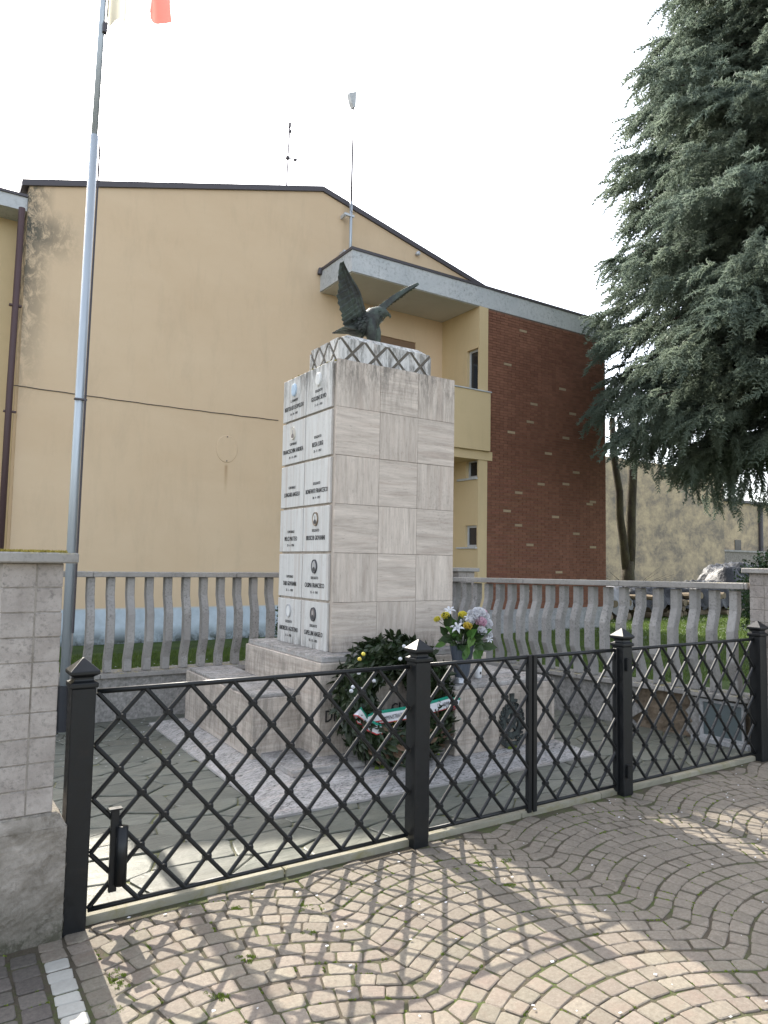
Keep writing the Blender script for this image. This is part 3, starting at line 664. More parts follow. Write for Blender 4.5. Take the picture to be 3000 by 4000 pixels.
# ------------------------------------------------------------------ walls far behind
fw = thing('far_wall', (36, 26, 0), 'tall stained beige wall behind the forked tree', 'wall')
part('wall', MB().box(20, 42.4, 26, 26.6, -0.15, 7.6), M_FAR, fw)
fb = thing('far_building', (47, 27, 0), 'grey far building with dark openings right of the stained wall', 'building')
part('wall', MB().box(42.41, 75, 27, 30, -0.15, 5.95), M_FAR, fb); part('roof', MB().box(42.3, 75.2, 26.8, 30.3, 5.951, 6.12), M_FLASH, fb)
for x, z0, z1 in ((41.9, 2.75, 3.4), (44.6, 2.75, 3.45)): part('opening', MB().box(x + 0.6, x + 1.3, 26.96, 27.05, z0, z1), M_GLASS, fb)
part('pipe', MB().tube([(48.2, 26.9, 2.0), (48.2, 26.9, 5.9)], 0.15, 8), M_FLASH, fb)
lw = thing('garden_wall', (46, 26, 0), 'low grey coped wall in front of the far building', 'wall')
part('wall', MB().box(42.41, 75, 26.2, 26.5, -0.15, 2.62), M_ROUGH, lw); part('coping', MB().box(42.35, 75, 26.12, 26.58, 2.621, 2.74), M_COPE, lw)

# ------------------------------------------------------------------ balustrades
def baluster_mb():
    prof = [(0.0, 0.478), (0.0, 0.60), (0.068, 0.77), (0.068, 1.04), (0.0, 1.22), (0.0, 1.405)]   # bulge towards the court, z
    mb = MB(); V = []
    for d, z in prof:
        V += [(-0.036, -0.047 - d, z), (0.036, -0.047 - d, z), (0.036, 0.047 - d, z), (-0.036, 0.047 - d, z)]
    F = [(3, 2, 1, 0)] + [(4 * i + j, 4 * i + (j + 1) % 4, 4 * i + 4 + (j + 1) % 4, 4 * i + 4 + j) for i in range(5) for j in range(4)] + [(20, 21, 22, 23)]
    return mb.add(V, F)
BAL = baluster_mb().mesh('baluster', M_BAL, 0.006)
bb1 = thing('balustrade', (3, 7.38, 0), 'back concrete balustrade with bent balusters below the ochre gable', 'balustrade', 'concrete balustrades round the court')
part('wall', MB().box(-1.5, 5.80, 7.30, 7.55, -0.1, 0.43), M_BASEW, bb1)
x = -1.5
while x < 5.79:
    part('base_slab', MB().box(x, min(x + 1.0, 5.80) - 0.004, 7.255 + rc.uniform(-.004, .004), 7.56, 0.431, 0.478 + rc.uniform(-.002, .002)), M_COPE, bb1, 0.006); x += 1.0
x = -1.5
while x < 5.79:
    part('coping', MB().box(x, min(x + 1.45, 5.80) - 0.004, 7.28, 7.48, 1.405, 1.458 + rc.uniform(-.002, .002)), M_COPE, bb1, 0.006); x += 1.45
xb = 1.39 - 0.187 * 14
while xb < 5.75:
    o = link('baluster', BAL, bb1, (xb - 3, 0, 0)); o.rotation_euler[2] = rc.uniform(-0.02, 0.02); xb += 0.1872
# right one: runs from the back corner to the front right pillar
A, B = Vector((5.745, 7.30)), Vector((6.135, 3.545)); D = (B - A).normalized(); Nn = Vector((D.y, -D.x))   # Nn points to the court
if Nn.x > 0: Nn = -Nn
bb2 = thing('balustrade', (5.95, 5.4, 0), 'right concrete balustrade with bent balusters above a cellar window', 'balustrade', 'concrete balustrades round the court')
def strip(mb, s0, s1, off0, off1, z0, z1, dz0=0.0, dz1=0.0):
    q = [A + D * s0 + Nn * off0, A + D * s1 + Nn * off0, A + D * s1 - Nn * off1, A + D * s0 - Nn * off1]
    dz = [dz0, dz1, dz1, dz0]
    a = [(p.x, p.y, z0 + e) for p, e in zip(q, dz)]; b = [(p.x, p.y, z1 + e) for p, e in zip(q, dz)]
    if (q[1] - q[0]).cross(q[2] - q[1]) < 0: a.reverse(); b.reverse()
    return mb.prism(a, b)
LN = (B - A).length
def zz(s): return -0.045 + 0.05 * s / LN
W = -0.0
def sp(s_, off): p = A + D * s_ + Nn * off; return (p.x, p.y)
mb = strip(MB(), 0, LN, -0.06, 0.25, -0.1, 0.40)
V = []; NA, NB = 50, 16
for i in range(NA + 1):
    for j in range(NB + 1):
        s_ = 2.3 + 1.25 * i / NA; z_ = -0.05 + 0.45 * j / NB; q = Vector((s_, z_, 0)); V.append((*sp(s_, -0.035 + 0.025 * mnoise.fractal(q * 9, 1.0, 2.1, 4)), z_))
mb.add(V, [(i * (NB + 1) + j, (i + 1) * (NB + 1) + j, (i + 1) * (NB + 1) + j + 1, i * (NB + 1) + j + 1) for i in range(NA) for j in range(NB)])
part('wall', mb, M_BROWN, bb2)
def coat(mb, prof_l, prof_r, off0, off1):       # broken edge: (s, z) outline
    pts = prof_l + prof_r
    return mb.prism([(*sp(s_, off1), z_) for s_, z_ in pts], [(*sp(s_, off0), z_) for s_, z_ in pts])
rj = random.Random(14)
mb = MB(); coat(mb, [(0, 0.40), (0, -0.1)], [(2.66 + 0.05 * math.sin(k * 1.3) + rj.uniform(-.03, .03), -0.1 + 0.5 * k / 11) for k in range(12)], 0.0, -0.06)
coat(mb, [(3.215 + 0.03 * math.sin(k * 1.7) + rj.uniform(-.02, .02), 0.40 - 0.5 * k / 11) for k in range(12)], [(3.318, -0.1), (3.318, 0.40)], 0.004, -0.06)
part('render_coat', mb, M_BASEW, bb2)
wnd = part('cellar_window', strip(strip(strip(strip(MB(), 3.32, 3.352, 0.010, 0.03, 0.06, 0.40), 3.70, 3.72, 0.010, 0.03, 0.06, 0.40), 3.352, 3.70, 0.010, 0.03, 0.375, 0.40), 3.352, 3.70, 0.010, 0.03, 0.06, 0.08), M_WHITEP, bb2)
part('pane', strip(MB(), 3.352, 3.70, -0.005, 0.028, 0.08, 0.375), M_CELLAR, wnd)
part('window_sill', strip(MB(), 3.26, LN, 0.06, 0.03, 0.0, 0.06), M_WHITEP, bb2)
s = 0.0
while s < LN - 0.02:
    e = min(s + 1.0, LN); part('base_slab', strip(MB(), s, e - 0.004, 0.05, 0.26, 0.418, 0.465, zz(s), zz(e)), M_COPE, bb2, 0.006)
    s = e
s = 0.0
while s < LN - 0.02:
    e = min(s + 1.25, LN); part('coping', strip(MB(), s, e - 0.004, 0.03, 0.17, 1.405, 1.462, zz(s), zz(e)), M_COPE, bb2, 0.006); s = e
ang = math.atan2(D.y, D.x)
s = 0.06
while s < LN - 0.05:
    p = A + D * s - Nn * 0.075; o = link('baluster', BAL, bb2, (p.x - 5.95, p.y - 5.4, zz(s) - 0.012)); o.rotation_euler[2] = ang + rc.uniform(-0.02, 0.02)
    if (Matrix.Rotation(ang, 3, 'Z') @ Vector((0, -1, 0))).xy.dot(Nn) < 0: o.rotation_euler[2] += math.pi
    s += 0.1875

# block pillars
def pillar(loc, x0, x1, y0, y1, z0, rows, label, cap, rh=0.105, split=None, cap_o=0.05, moss=None):
    t = thing('gate_pillar', loc, label, 'pillar', 'block pillars of the court')
    core = MB().box(x0 + 0.0045, x1 - 0.0045, y0 + 0.0045, y1 - 0.0045, z0, z0 + rows * rh); part('core', core, M_ROUGH, t)
    xm = split if split else (x0 + x1) / 2; ym = (y0 + y1) / 2
    for r in range(rows):
        z = z0 + r * rh
        for a, b in ((x0, xm), (xm, x1)):
            for c, d in ((y0, ym), (ym, y1)):
                j = [rc.uniform(-.002, .002) for _ in range(4)]
                part('block', MB().box(a + 0.002 + (j[0] if a == x0 else 0), b - 0.002 + (j[1] if b == x1 else 0), c + 0.002 + (j[2] if c == y0 else 0), d - 0.002, z + 0.001, z + rh - 0.0015), M_BLOCK, t, 0.0035)
    zt = z0 + rows * rh
    part('cap', MB().box(x0 - cap_o, x1 + cap_o, y0 - cap_o, y1 + cap_o, zt, zt + cap), M_COPE, t, 0.006)
    return t, zt + cap
lp, zt = pillar((0.4, 3.47, 0), 0.288, 0.523, 3.35, 3.59, 0.52, 10, 'left block pillar with mossy cap on a rough rendered base', 0.045, split=0.417)
mb = MB(); rr = random.Random(9)
N1, N2 = 14, 16
def rough_box(mb, x0, x1, y0, y1, z0, z1, amp):
    nx, nz = 40, 32
    def face(o, u, v, nu, nv, nrm):
        base = len(mb.v); vv = []
        for j in range(nv + 1):
            for i in range(nu + 1):
                p = Vector(o) + Vector(u) * (i / nu) + Vector(v) * (j / nv)
                e = amp * 1.6 * (mnoise.fractal(p * 16, 1.0, 2.1, 4) + 0.5 * mnoise.noise(p * 70)) + 0.0 * (math.sin(p.x * 41 + p.z * 23) * math.cos(p.z * 37 + p.y * 29) + 0.7 * math.sin(p.x * 90 - p.z * 70) * math.sin(p.z * 110 + p.x * 35) + rr.uniform(-1, 1))
                vv.append(p + Vector(nrm) * e)
        mb.add(vv, [(j * (nu + 1) + i, j * (nu + 1) + i + 1, (j + 1) * (nu + 1) + i + 1, (j + 1) * (nu + 1) + i) for j in range(nv) for i in range(nu)])
    face((x0, y0, z0), (x1 - x0, 0, 0), (0, 0, z1 - z0), nx, nz, (0, -1, 0)); face((x1, y0, z0), (0, y1 - y0, 0), (0, 0, z1 - z0), nx, nz, (1, 0, 0))
    face((x1, y1, z0), (x0 - x1, 0, 0), (0, 0, z1 - z0), nx, nz, (0, 1, 0)); face((x0, y1, z0), (0, y0 - y1, 0), (0, 0, z1 - z0), nx, nz, (-1, 0, 0))
    face((x0, y0, z1), (x1 - x0, 0, 0), (0, y1 - y0, 0), nx, nx, (0, 0, 1))
rough_box(mb, -0.3, 0.578, 3.325, 3.66, -0.05, 0.462, 0.0045); part('rough_base', mb, M_ROUGH, lp)
part('plinth_course', MB().prism([(-0.3, 3.322, 0.455), (0.582, 3.322, 0.455), (0.582, 3.66, 0.455), (-0.3, 3.66, 0.455)], [(-0.3, 3.342, 0.519), (0.545, 3.342, 0.519), (0.545, 3.64, 0.519), (-0.3, 3.64, 0.519)]), M_ROUGH, lp, 0.008)
V, F = [], []
for k in range(60):
    x, y = rm.uniform(0.24, 0.52), rm.uniform(3.31, 3.60); tuft(V, F, x, y, zt, 0.014, 24, rm, 0.014)
o = part('lichen', MB().add(V, F), M_MOSSY, lp); o['kind'] = 'stuff'
cp, _ = pillar((6.02, 7.43, 0), 5.90, 6.17, 7.30, 7.56, 0.44, 10, 'grey block pillar at the back corner of the court', 0.05)
rp, _ = pillar((6.25, 3.4, 0), 6.12, 6.37, 3.27, 3.53, -0.02, 15, 'right block pillar behind the last iron post', 0.045, cap_o=0.045)

# ------------------------------------------------------------------ the monument
mon = thing('war_memorial', (3.39, 5.5, 0.02), 'tall travertine war memorial with name plates on its left side', 'monument')
# sloping-edged plinth
part('plinth', MB().prism([(1.90, 4.10, 0.02), (4.80, 4.10, 0.02), (4.80, 6.99, 0.02), (1.90, 6.99, 0.02)], [(1.90, 4.10, 0.035), (4.80, 4.10, 0.035), (4.80, 6.99, 0.035), (1.90, 6.99, 0.035)])
     .prism([(1.903, 4.103, 0.035), (4.797, 4.103, 0.035), (4.797, 6.987, 0.035), (1.903, 6.987, 0.035)], [(2.15, 4.42, 0.1), (4.66, 4.42, 0.1), (4.66, 6.75, 0.1), (2.15, 6.75, 0.1)]), M_TRTOP, mon)
part('step', MB().box(2.233, 3.56, 4.55, 5.12, 0.098, 0.14), M_TRTOP, mon, 0.005)
def block(name, x0, x1, y0, y1, z0, zl, zt, ins, label=None):
    b = part(name, MB().box(x0, x1, y0, y1, z0, zl), M_TRH, mon, 0.005, label=label)
    part('cap_slab', MB().box(x0 + ins, x1 - ins, y0 + ins, y1 - ins, zl, zt), M_TRTOP, b, 0.005); return b
block('side_block', 2.163, 2.60, 5.11, 6.74, 0.098, 0.545, 0.572, 0.02)
block('side_block', 3.56, 4.655, 4.43, 4.799, 0.098, 0.60, 0.632, 0.02)
block('side_block', 4.20, 4.655, 4.80, 6.74, 0.098, 0.598, 0.630, 0.02)
# pedestal: pilaster face with a return on the left
cb = block('pedestal', 2.56, 4.20, 4.80, 6.27, 0.098, 0.826, 0.868, 0.022)
mb = MB().text(text_geo('DI', 0.125, 0.75, 0.004), (2.652, 4.796, 0.39), (1, 0, 0), (0, 0, 1)).text(text_geo('GUERRA', 0.125, 0.75, 0.004), (3.39, 4.796, 0.39), (1, 0, 0), (0, 0, 1))
part('lettering', mb, M_LETTER, cb)
SX0, SX1, SY0, SY1, SZ0, SZ1 = 2.78, 4.0, 5.03, 6.055, 0.868, 3.262
part('shaft_core', MB().box(SX0 + 0.02, SX1 - 0.012, SY0 + 0.02, SY1 - 0.01, SZ0, SZ1 - 0.02), M_TRV, mon)
rowh = (SZ1 - SZ0) / 6; xs = [SX0, 3.199, 3.594, SX1]
for r in range(6):
    z0 = SZ1 - (r + 1) * rowh
    for c in range(3):
        vert = (r + c) % 2 == 0
        top = rc.uniform(-0.004, 0.003)
        part('tile', MB().box(xs[c] + (0.0012 if c else 0), xs[c + 1] - 0.0012, SY0 + rc.uniform(-.0015, .0015), SY0 + 0.02, z0 + 0.0012, z0 + rowh - 0.0012 + (top if r == 0 else 0)), M_TRV if vert else M_TRH, mon, 0.0015)
ys = [5.113, 5.584, 6.055]
def ell(cy, cz, ry, rz, x, n=24): return [(x, cy - ry * math.cos(2 * math.pi * i / n), cz + rz * math.sin(2 * math.pi * i / n)) for i in range(n)]
for r, c, rank, name, date, med in PLATES:
    z1 = SZ1 - r * rowh; z0 = z1 - rowh
    a, b = (ys[1] + 0.006, ys[2]) if c == 0 else (ys[0], ys[1] - 0.006)
    pl = part('name_plate', MB().box(SX0 - 0.004, SX0 + 0.02, a, b, z0 + 0.010 if r < 5 else z0, z1 - (0.010 if r else 0.0)), M_PLATE, mon, 0.003)
    cy = (a + b) / 2; u, v = (0, -1, 0), (0, 0, 1); X = SX0 - 0.0055
    lt = MB().text(text_geo(rank, 0.034, 0.8, 0.001), (X, cy, z1 - 0.222), u, v).text(text_geo(name, 0.056, 0.62, 0.0013), (X, cy, z1 - 0.292), u, v)
    if date: lt.text(text_geo(date, 0.030, 0.8, 0.001), (X, cy, z1 - 0.342), u, v)
    part('lettering', lt, M_LETTER, pl)
    if med:
        cz = z1 - 0.115; rim = {'blue': M_BLUE, 'white': M_WHITE, 'ring': M_CREAM, 'photo': M_BRASS, 'dark': M_DARKM, 'grey': M_GREYM, 'brown': M_DARKM}[med]
        face = {'blue': M_BLUE, 'white': M_WHITE, 'ring': M_CREAM, 'photo': M_WHITE, 'dark': M_GREYM, 'grey': M_WHITE, 'brown': M_BRWM}[med]
        n = 24; mb = MB(); o1 = ell(cy, cz, 0.046, 0.060, SX0 - 0.004); o2 = ell(cy, cz, 0.043, 0.057, SX0 - 0.018); o3 = ell(cy, cz, 0.033, 0.046, SX0 - 0.014 if med not in ('blue', 'white') else SX0 - 0.022)
        mb.add(o1 + o2 + o3, [(i, (i + 1) % n, n + (i + 1) % n, n + i) for i in range(n)] + [(n + i, n + (i + 1) % n, 2 * n + (i + 1) % n, 2 * n + i) for i in range(n)] + [tuple(range(2 * n, 3 * n))])
        me = mb.mesh('medallion', [rim, face], org=worg(pl)); 
        for p in me.polygons:
            if p.index == 2 * n: p.material_index = 1
        link('medallion', me, pl)
        if med in ('photo', 'dark', 'brown', 'ring'):
            xx = SX0 - 0.0152
            bust = [(xx, cy + s_ * 0.026, cz + h_) for s_, h_ in ((-1, -0.036), (-0.95, -0.018), (-0.45, -0.004), (0.45, -0.004), (0.95, -0.018), (1, -0.036), (0.5, -0.043), (-0.5, -0.043))]
            mb = MB().add(bust, [tuple(range(8))]); part('portrait_bust', mb, M_DARKM if med != 'ring' else M_BRWM, pl)
            hd = ell(cy, cz + 0.013, 0.0125, 0.019, xx - 0.0006, 14); part('portrait_head', MB().add(hd, [tuple(range(14))]), M_FACE, pl)
# crown block with crossed grooves
CX0, CX1, CY0, CY1, CZ0, CZ1 = 2.908, 3.868, 5.235, 5.77, SZ1 - 0.021, 3.512
M_GROOVE = NT('shaded_groove').fin((0.13, 0.115, 0.095), 0.9)  # dark colour stands in for the shade deep in the grooves
crown = part('crown_block', MB().box(CX0, CX1, CY0, CY1, CZ0, CZ1), M_GROOVE, mon)
part('cap_slab', MB().prism([(CX0 + 0.008, CY0 + 0.008, CZ1), (CX1 - 0.008, CY0 + 0.008, CZ1), (CX1 - 0.008, CY1 - 0.008, CZ1), (CX0 + 0.008, CY1 - 0.008, CZ1)], [(CX0 + 0.10, CY0 + 0.05, 3.562), (CX1 - 0.10, CY0 + 0.05, 3.562), (CX1 - 0.10, CY1 - 0.05, 3.562), (CX0 + 0.10, CY1 - 0.05, 3.562)]), M_PLATE, crown, 0.003)
t = NT('grey_inlay'); M_INLAY = t.fin((0.20, 0.19, 0.18), 0.8)
# raised diamonds leave the grooves between them
mb = MB(); h0, h1 = CZ0 + 0.022, CZ1
def diamonds(o, u, L, nrm, ncell):
    u = Vector(u); o = Vector(o); nrm = Vector(nrm); wd = L / ncell; hh = h1 - h0; g = 0.0095
    nrmz = Vector((0, 0, 1))
    for i in range(-1, 2 * ncell + 2):
        for j in (0, 1, 2):
            cx = i * wd / 2; cz = j * hh / 2
            if (i + j) % 2 == 0: continue
            s = 1 - 2.0 * g / (0.5 * min(wd, hh))
            pts = [(cx - wd / 2 * s, cz), (cx, cz - hh / 2 * s), (cx + wd / 2 * s, cz), (cx, cz + hh / 2 * s)]
            for a, n in (((0, 0), (-1, 0)), ((L, 0), (1, 0)), ((0, 0), (0, -1)), ((0, hh), (0, 1))):
                pts = clip(pts, a, n) if len(pts) > 2 else pts
            if len(pts) < 3: continue
            base = [o + u * p[0] + nrmz * p[1] for p in pts]; k = len(base)
            tp = [b + nrm * 0.013 for b in base]
            mb.add(base + tp, [tuple(range(k, 2 * k))] + [(q, (q + 1) % k, k + (q + 1) % k, k + q) for q in range(k)])
diamonds((CX0, CY0, h0), (1, 0, 0), CX1 - CX0, (0, -1, 0), 4); diamonds((CX0, CY1, h0), (0, -1, 0), CY1 - CY0, (-1, 0, 0), 3)
part('diamond_facing', mb, M_PLATE, crown)
# emblem on the right block
ec = Vector((4.148, 4.428, 0.30)); emb = MB()
def yz(a, b, d=0.0): return (ec.x + a, ec.y - d, ec.z + b)
n = 40; V = []
for i in range(n):
    a = 2 * math.pi * i / n; ro = 0.112 if (i // 2) % 2 else 0.100
    for rr_, dd in ((ro, 0.0), (ro, 0.018), (0.066, 0.018), (0.066, 0.0)): V.append(yz(rr_ * math.cos(a), rr_ * 1.22 * math.sin(a), dd))
emb.add(V, [(4 * i + j, 4 * ((i + 1) % n) + j, 4 * ((i + 1) % n) + (j + 1) % 4, 4 * i + (j + 1) % 4) for i in range(n) for j in range(3)])
st = [];
for i in range(10):
    a = math.pi / 2 + i * math.pi / 5; r = 0.088 if i % 2 == 0 else 0.034; st.append((r * math.cos(a), r * 1.2 * math.sin(a)))
emb.prism([yz(a, b, 0.0) for a, b in st], [yz(a * 0.85, b * 0.85, 0.022) for a, b in st])
for sgn in (-1, 1):      # oak and olive sprays round the wheel
    for i in range(11):
        a = -math.pi / 2 + sgn * (0.35 + i * 0.235); r = 0.122; c = (r * math.cos(a), r * 1.2 * math.sin(a)); tx, tz = -math.sin(a) * sgn, math.cos(a) * sgn
        for off in (-1, 1):
            e = (c[0] + tx * 0.035 + math.cos(a) * off * 0.016, c[1] + tz * 0.04 + math.sin(a) * off * 0.018); m1 = ((c[0] + e[0]) / 2 - tz * 0.008, (c[1] + e[1]) / 2 + tx * 0.008); m2 = ((c[0] + e[0]) / 2 + tz * 0.008, (c[1] + e[1]) / 2 - tx * 0.008)
            emb.prism([yz(*c), yz(*m1), yz(*e), yz(*m2)], [yz(*c, 0.014), yz(*m1, 0.018), yz(*e, 0.012), yz(*m2, 0.018)])
emb.prism([yz(a, b) for a, b in ((-0.13, -0.10), (-0.06, -0.155), (0.06, -0.155), (0.13, -0.105), (0.13, -0.15), (0.06, -0.20), (-0.06, -0.20), (-0.13, -0.15))], [yz(a, b, 0.02) for a, b in ((-0.13, -0.10), (-0.06, -0.155), (0.06, -0.155), (0.13, -0.105), (0.13, -0.15), (0.06, -0.20), (-0.06, -0.20), (-0.13, -0.15))])
emb.prism([yz(a, b) for a, b in ((-0.012, 0.13), (-0.022, 0.235), (0.022, 0.235), (0.012, 0.13))], [yz(a, b, 0.016) for a, b in ((-0.012, 0.13), (-0.022, 0.235), (0.022, 0.235), (0.012, 0.13))])
emb.prism([yz(a, b) for a, b in ((0.012, 0.16), (0.012, 0.19), (0.06, 0.185), (0.055, 0.16))], [yz(a, b, 0.014) for a, b in ((0.012, 0.16), (0.012, 0.19), (0.06, 0.185), (0.055, 0.16))])
part('emblem', emb, M_EMB, mon)
V, F = [], []
for k in range(70):
    if k < 34: x, y, z = SX0 + rm.uniform(0, 0.02), rm.uniform(5.1, 6.0), SZ1 - 0.004
    else: x, y, z = rm.uniform(2.85, 4.0), SY0 + rm.uniform(0.0, 0.15), SZ1 - 0.006
    if rm.random() < 0.6: tuft(V, F, x, y, z, 0.012, 14, rm, 0.014)
o = part('lichen', MB().add(V, F), M_MOSSY, mon); o['kind'] = 'stuff'
V, F = [], []
for (x, y, z) in ((3.50, 5.12, SZ1 - 0.02), (3.53, 5.13, SZ1 - 0.02), (4.12, 4.40, 0.1), (4.16, 4.41, 0.1), (2.9, 4.46, 0.1), (3.4, 4.5, 0.12)):
    for k in range(5): tuft(V, F, x + rm.gauss(0, .02), y + rm.gauss(0, .01), z, 0.015, 22, rm, 0.02)
o = part('moss', MB().add(V, F), M_MOSS, mon); o['kind'] = 'stuff'

# ------------------------------------------------------------------ bronze eagle
eg = thing('eagle_statue', (3.36, 5.48, 3.562), 'dark bronze eagle with raised wings on top of the memorial', 'statue')
VD = Vector((0.51, 0.78, 0.33)).normalized()      # chord direction of the far wing
def catmull(P, t):
    k = t * (len(P) - 1); i = min(int(k), len(P) - 2); f = k - i
    p0, p1, p2, p3 = P[max(i - 1, 0)], P[i], P[i + 1], P[min(i + 2, len(P) - 1)]
    return tuple(0.5 * ((2 * b) + (-a + c) * f + (2 * a - 5 * b + 4 * c - d) * f * f + (-a + 3 * b - 3 * c + d) * f ** 3) for a, b, c, d in zip(p0, p1, p2, p3))
lead = [(3.345, 3.80), (3.318, 3.86), (3.27, 3.935), (3.228, 4.004), (3.183, 4.052), (3.102, 4.122), (3.03, 4.190), (2.985, 4.235)]
trail = [(3.235, 3.645), (3.12, 3.70), (3.065, 3.762), (3.034, 3.83), (2.985, 3.93), (2.985, 4.02), (2.968, 4.12), (2.970, 4.228)]
def wing(leadf, trailf, nfe, sgn):
    mb = MB(); NS, NT_ = 44, 14; V = []
    for side in (0, 1):
        for i in range(NS + 1):
            s = i / NS; a = Vector(leadf(s)); b = Vector(trailf(s))
            saw = (s * nfe) % 1.0
            for j in range(NT_ + 1):
                t = j / NT_
                tt = t * (1 + 0.085 * (saw - 0.5) * (1 if t > 0.6 else 0))
                p = a.lerp(b, tt)
                th = (0.030 * (1 - t) ** 1.5 + 0.005) * (1 - 0.75 * s)
                ridge = 0.010 * (saw - 0.5) * min(1, t * 2.2) + 0.005 * math.sin(t * 26) * (1 if t < 0.55 else 0.2)
                V.append((p, th + ridge if side == 0 else -th - ridge))
    return V, NS, NT_
def make_wing(leadf, trailf, nfe, nrm):
    V, NS, NT_ = wing(leadf, trailf, nfe, 1); nrm = Vector(nrm).normalized(); mb = MB(); n1 = (NS + 1) * (NT_ + 1)
    vv = [p + nrm * h for p, h in V]
    F = []
    for i in range(NS):
        for j in range(NT_):
            q = (i * (NT_ + 1) + j, i * (NT_ + 1) + j + 1, (i + 1) * (NT_ + 1) + j + 1, (i + 1) * (NT_ + 1) + j)
            F.append(q); F.append(tuple(n1 + k for k in reversed(q)))
    for i in range(NS):
        for j in (0, NT_):
            F.append((i * (NT_ + 1) + j, (i + 1) * (NT_ + 1) + j, n1 + (i + 1) * (NT_ + 1) + j, n1 + i * (NT_ + 1) + j))
    return mb.add(vv, F)
def l1(s): x, z = catmull(lead, s); return (x, 5.40 + 0.10 * (1 - s) - 0.06 * s, z)
def t1(s): x, z = catmull(trail, s); return (x, 5.40 + 0.12 * (1 - s) - 0.02 * s, z)
part('wing', make_wing(l1, t1, 13, (-0.5, -0.85, 0.1)), M_BRONZE, eg)
def l2(s): return tuple(Vector((3.40 + 0.49 * s, 5.45 + 0.02 * s, 3.885 + 0.40 * s + 0.03 * math.sin(s * 3.1))) - VD * 0.03)
def t2(s): return tuple(Vector((3.40 + 0.49 * s, 5.45 + 0.02 * s, 3.870 + 0.40 * s)) + VD * (0.30 * (1 - s) ** 0.7 + 0.02))
part('wing', make_wing(l2, t2, 13, (0.55, -0.2, -0.8)), M_BRONZE, eg)
body = MB().tube([(3.10, 5.50, 3.685), (3.20, 5.49, 3.69), (3.28, 5.48, 3.73), (3.345, 5.465, 3.80), (3.39, 5.45, 3.86), (3.435, 5.435, 3.895), (3.475, 5.42, 3.893), (3.505, 5.41, 3.882)],
                 [0.02, 0.06, 0.088, 0.098, 0.085, 0.058, 0.043, 0.022], 14)
body.tube([(3.497, 5.414, 3.886), (3.52, 5.405, 3.878), (3.528, 5.40, 3.862), (3.522, 5.402, 3.848)], [0.020, 0.015, 0.009, 0.003], 8)       # hooked beak
part('body', body, M_BRONZE, eg, smooth=True)
body = MB()
rf = random.Random(2)
for k in range(260):        # body feathers
    s = rf.random(); P0 = Vector((3.22, 5.49, 3.71)).lerp(Vector((3.45, 5.43, 3.89)), s); a = rf.uniform(0, 6.28); r = 0.088 * (1 - 0.35 * s) + 0.008
    ax = Vector((0.8, -0.2, 0.57)).normalized(); u = ax.cross(Vector((0, 0, 1))).normalized(); v = ax.cross(u)
    c = P0 + (u * math.cos(a) + v * math.sin(a)) * r; nn = (c - P0).normalized(); tl = -ax * 0.04 + nn * 0.006; sd = ax.cross(nn) * 0.012
    body.add([c + sd * 0.4, c - sd * 0.4, c + tl * 0.6 - sd, c + tl + nn * 0.004, c + tl * 0.6 + sd], [(0, 1, 2, 3, 4), (4, 3, 2, 1, 0)])
o = part('body_feathers', body, M_BRONZE, eg); o['kind'] = 'stuff'
for dx, dy in ((-0.035, -0.03), (0.045, 0.02)):
    part('leg', MB().tube([(3.345 + dx * 0.7, 5.46 + dy, 3.80), (3.36 + dx, 5.45 + dy, 3.70), (3.37 + dx, 5.44 + dy, 3.62), (3.375 + dx, 5.44 + dy, 3.565)], [0.062, 0.060, 0.042, 0.026], 10)
         .tube([(3.37 + dx, 5.44 + dy, 3.572), (3.42 + dx, 5.41 + dy, 3.570)], [0.018, 0.007], 6).tube([(3.37 + dx, 5.44 + dy, 3.572), (3.385 + dx, 5.385 + dy, 3.570)], [0.018, 0.007], 6).tube([(3.37 + dx, 5.44 + dy, 3.572), (3.33 + dx, 5.47 + dy, 3.570)], [0.016, 0.006], 6), M_BRONZE, eg, smooth=True)
mb = MB()
for k in range(5):
    o = (k - 2) * 0.028; mb.prism([(3.22, 5.49 + o, 3.685), (3.22, 5.49 + o + 0.03, 3.685), (3.04, 5.49 + o * 1.8 + 0.03, 3.668), (3.04, 5.49 + o * 1.8, 3.668)], [(3.22, 5.49 + o, 3.715), (3.22, 5.49 + o + 0.03, 3.71), (3.04, 5.49 + o * 1.8 + 0.03, 3.678), (3.04, 5.49 + o * 1.8, 3.680)])
part('tail', mb, M_BRONZE, eg)

# ------------------------------------------------------------------ wreath, vase, candle
wr = thing('laurel_wreath', (3.11, 4.62, 0.14), 'dark laurel wreath with tricolour ribbon leaning on the memorial', 'wreath')
WC = Vector((3.11, 4.60, 0.545))
def wpt(a, ph, r):      # a round the wreath, ph round its tube
    rx_, rz_ = 0.365, 0.325
    ctr = WC + Vector((rx_ * math.cos(a), 0, rz_ * math.sin(a))); ctr.y += 0.10 * math.sin(a)
    out_ = Vector((math.cos(a), 0, math.sin(a)))
    return ctr, ctr + out_ * (r * math.cos(ph)) + Vector((0, -1, 0)) * (r * math.sin(ph)), (out_ * math.cos(ph) + Vector((0, -1, 0)) * math.sin(ph)), Vector((-math.sin(a), 0, math.cos(a)))
part('straw_ring', MB().tube([wpt(i * 2 * math.pi / 32, 0, 0)[0] for i in range(33)], 0.115, 10), M_DARKLEAF, wr)
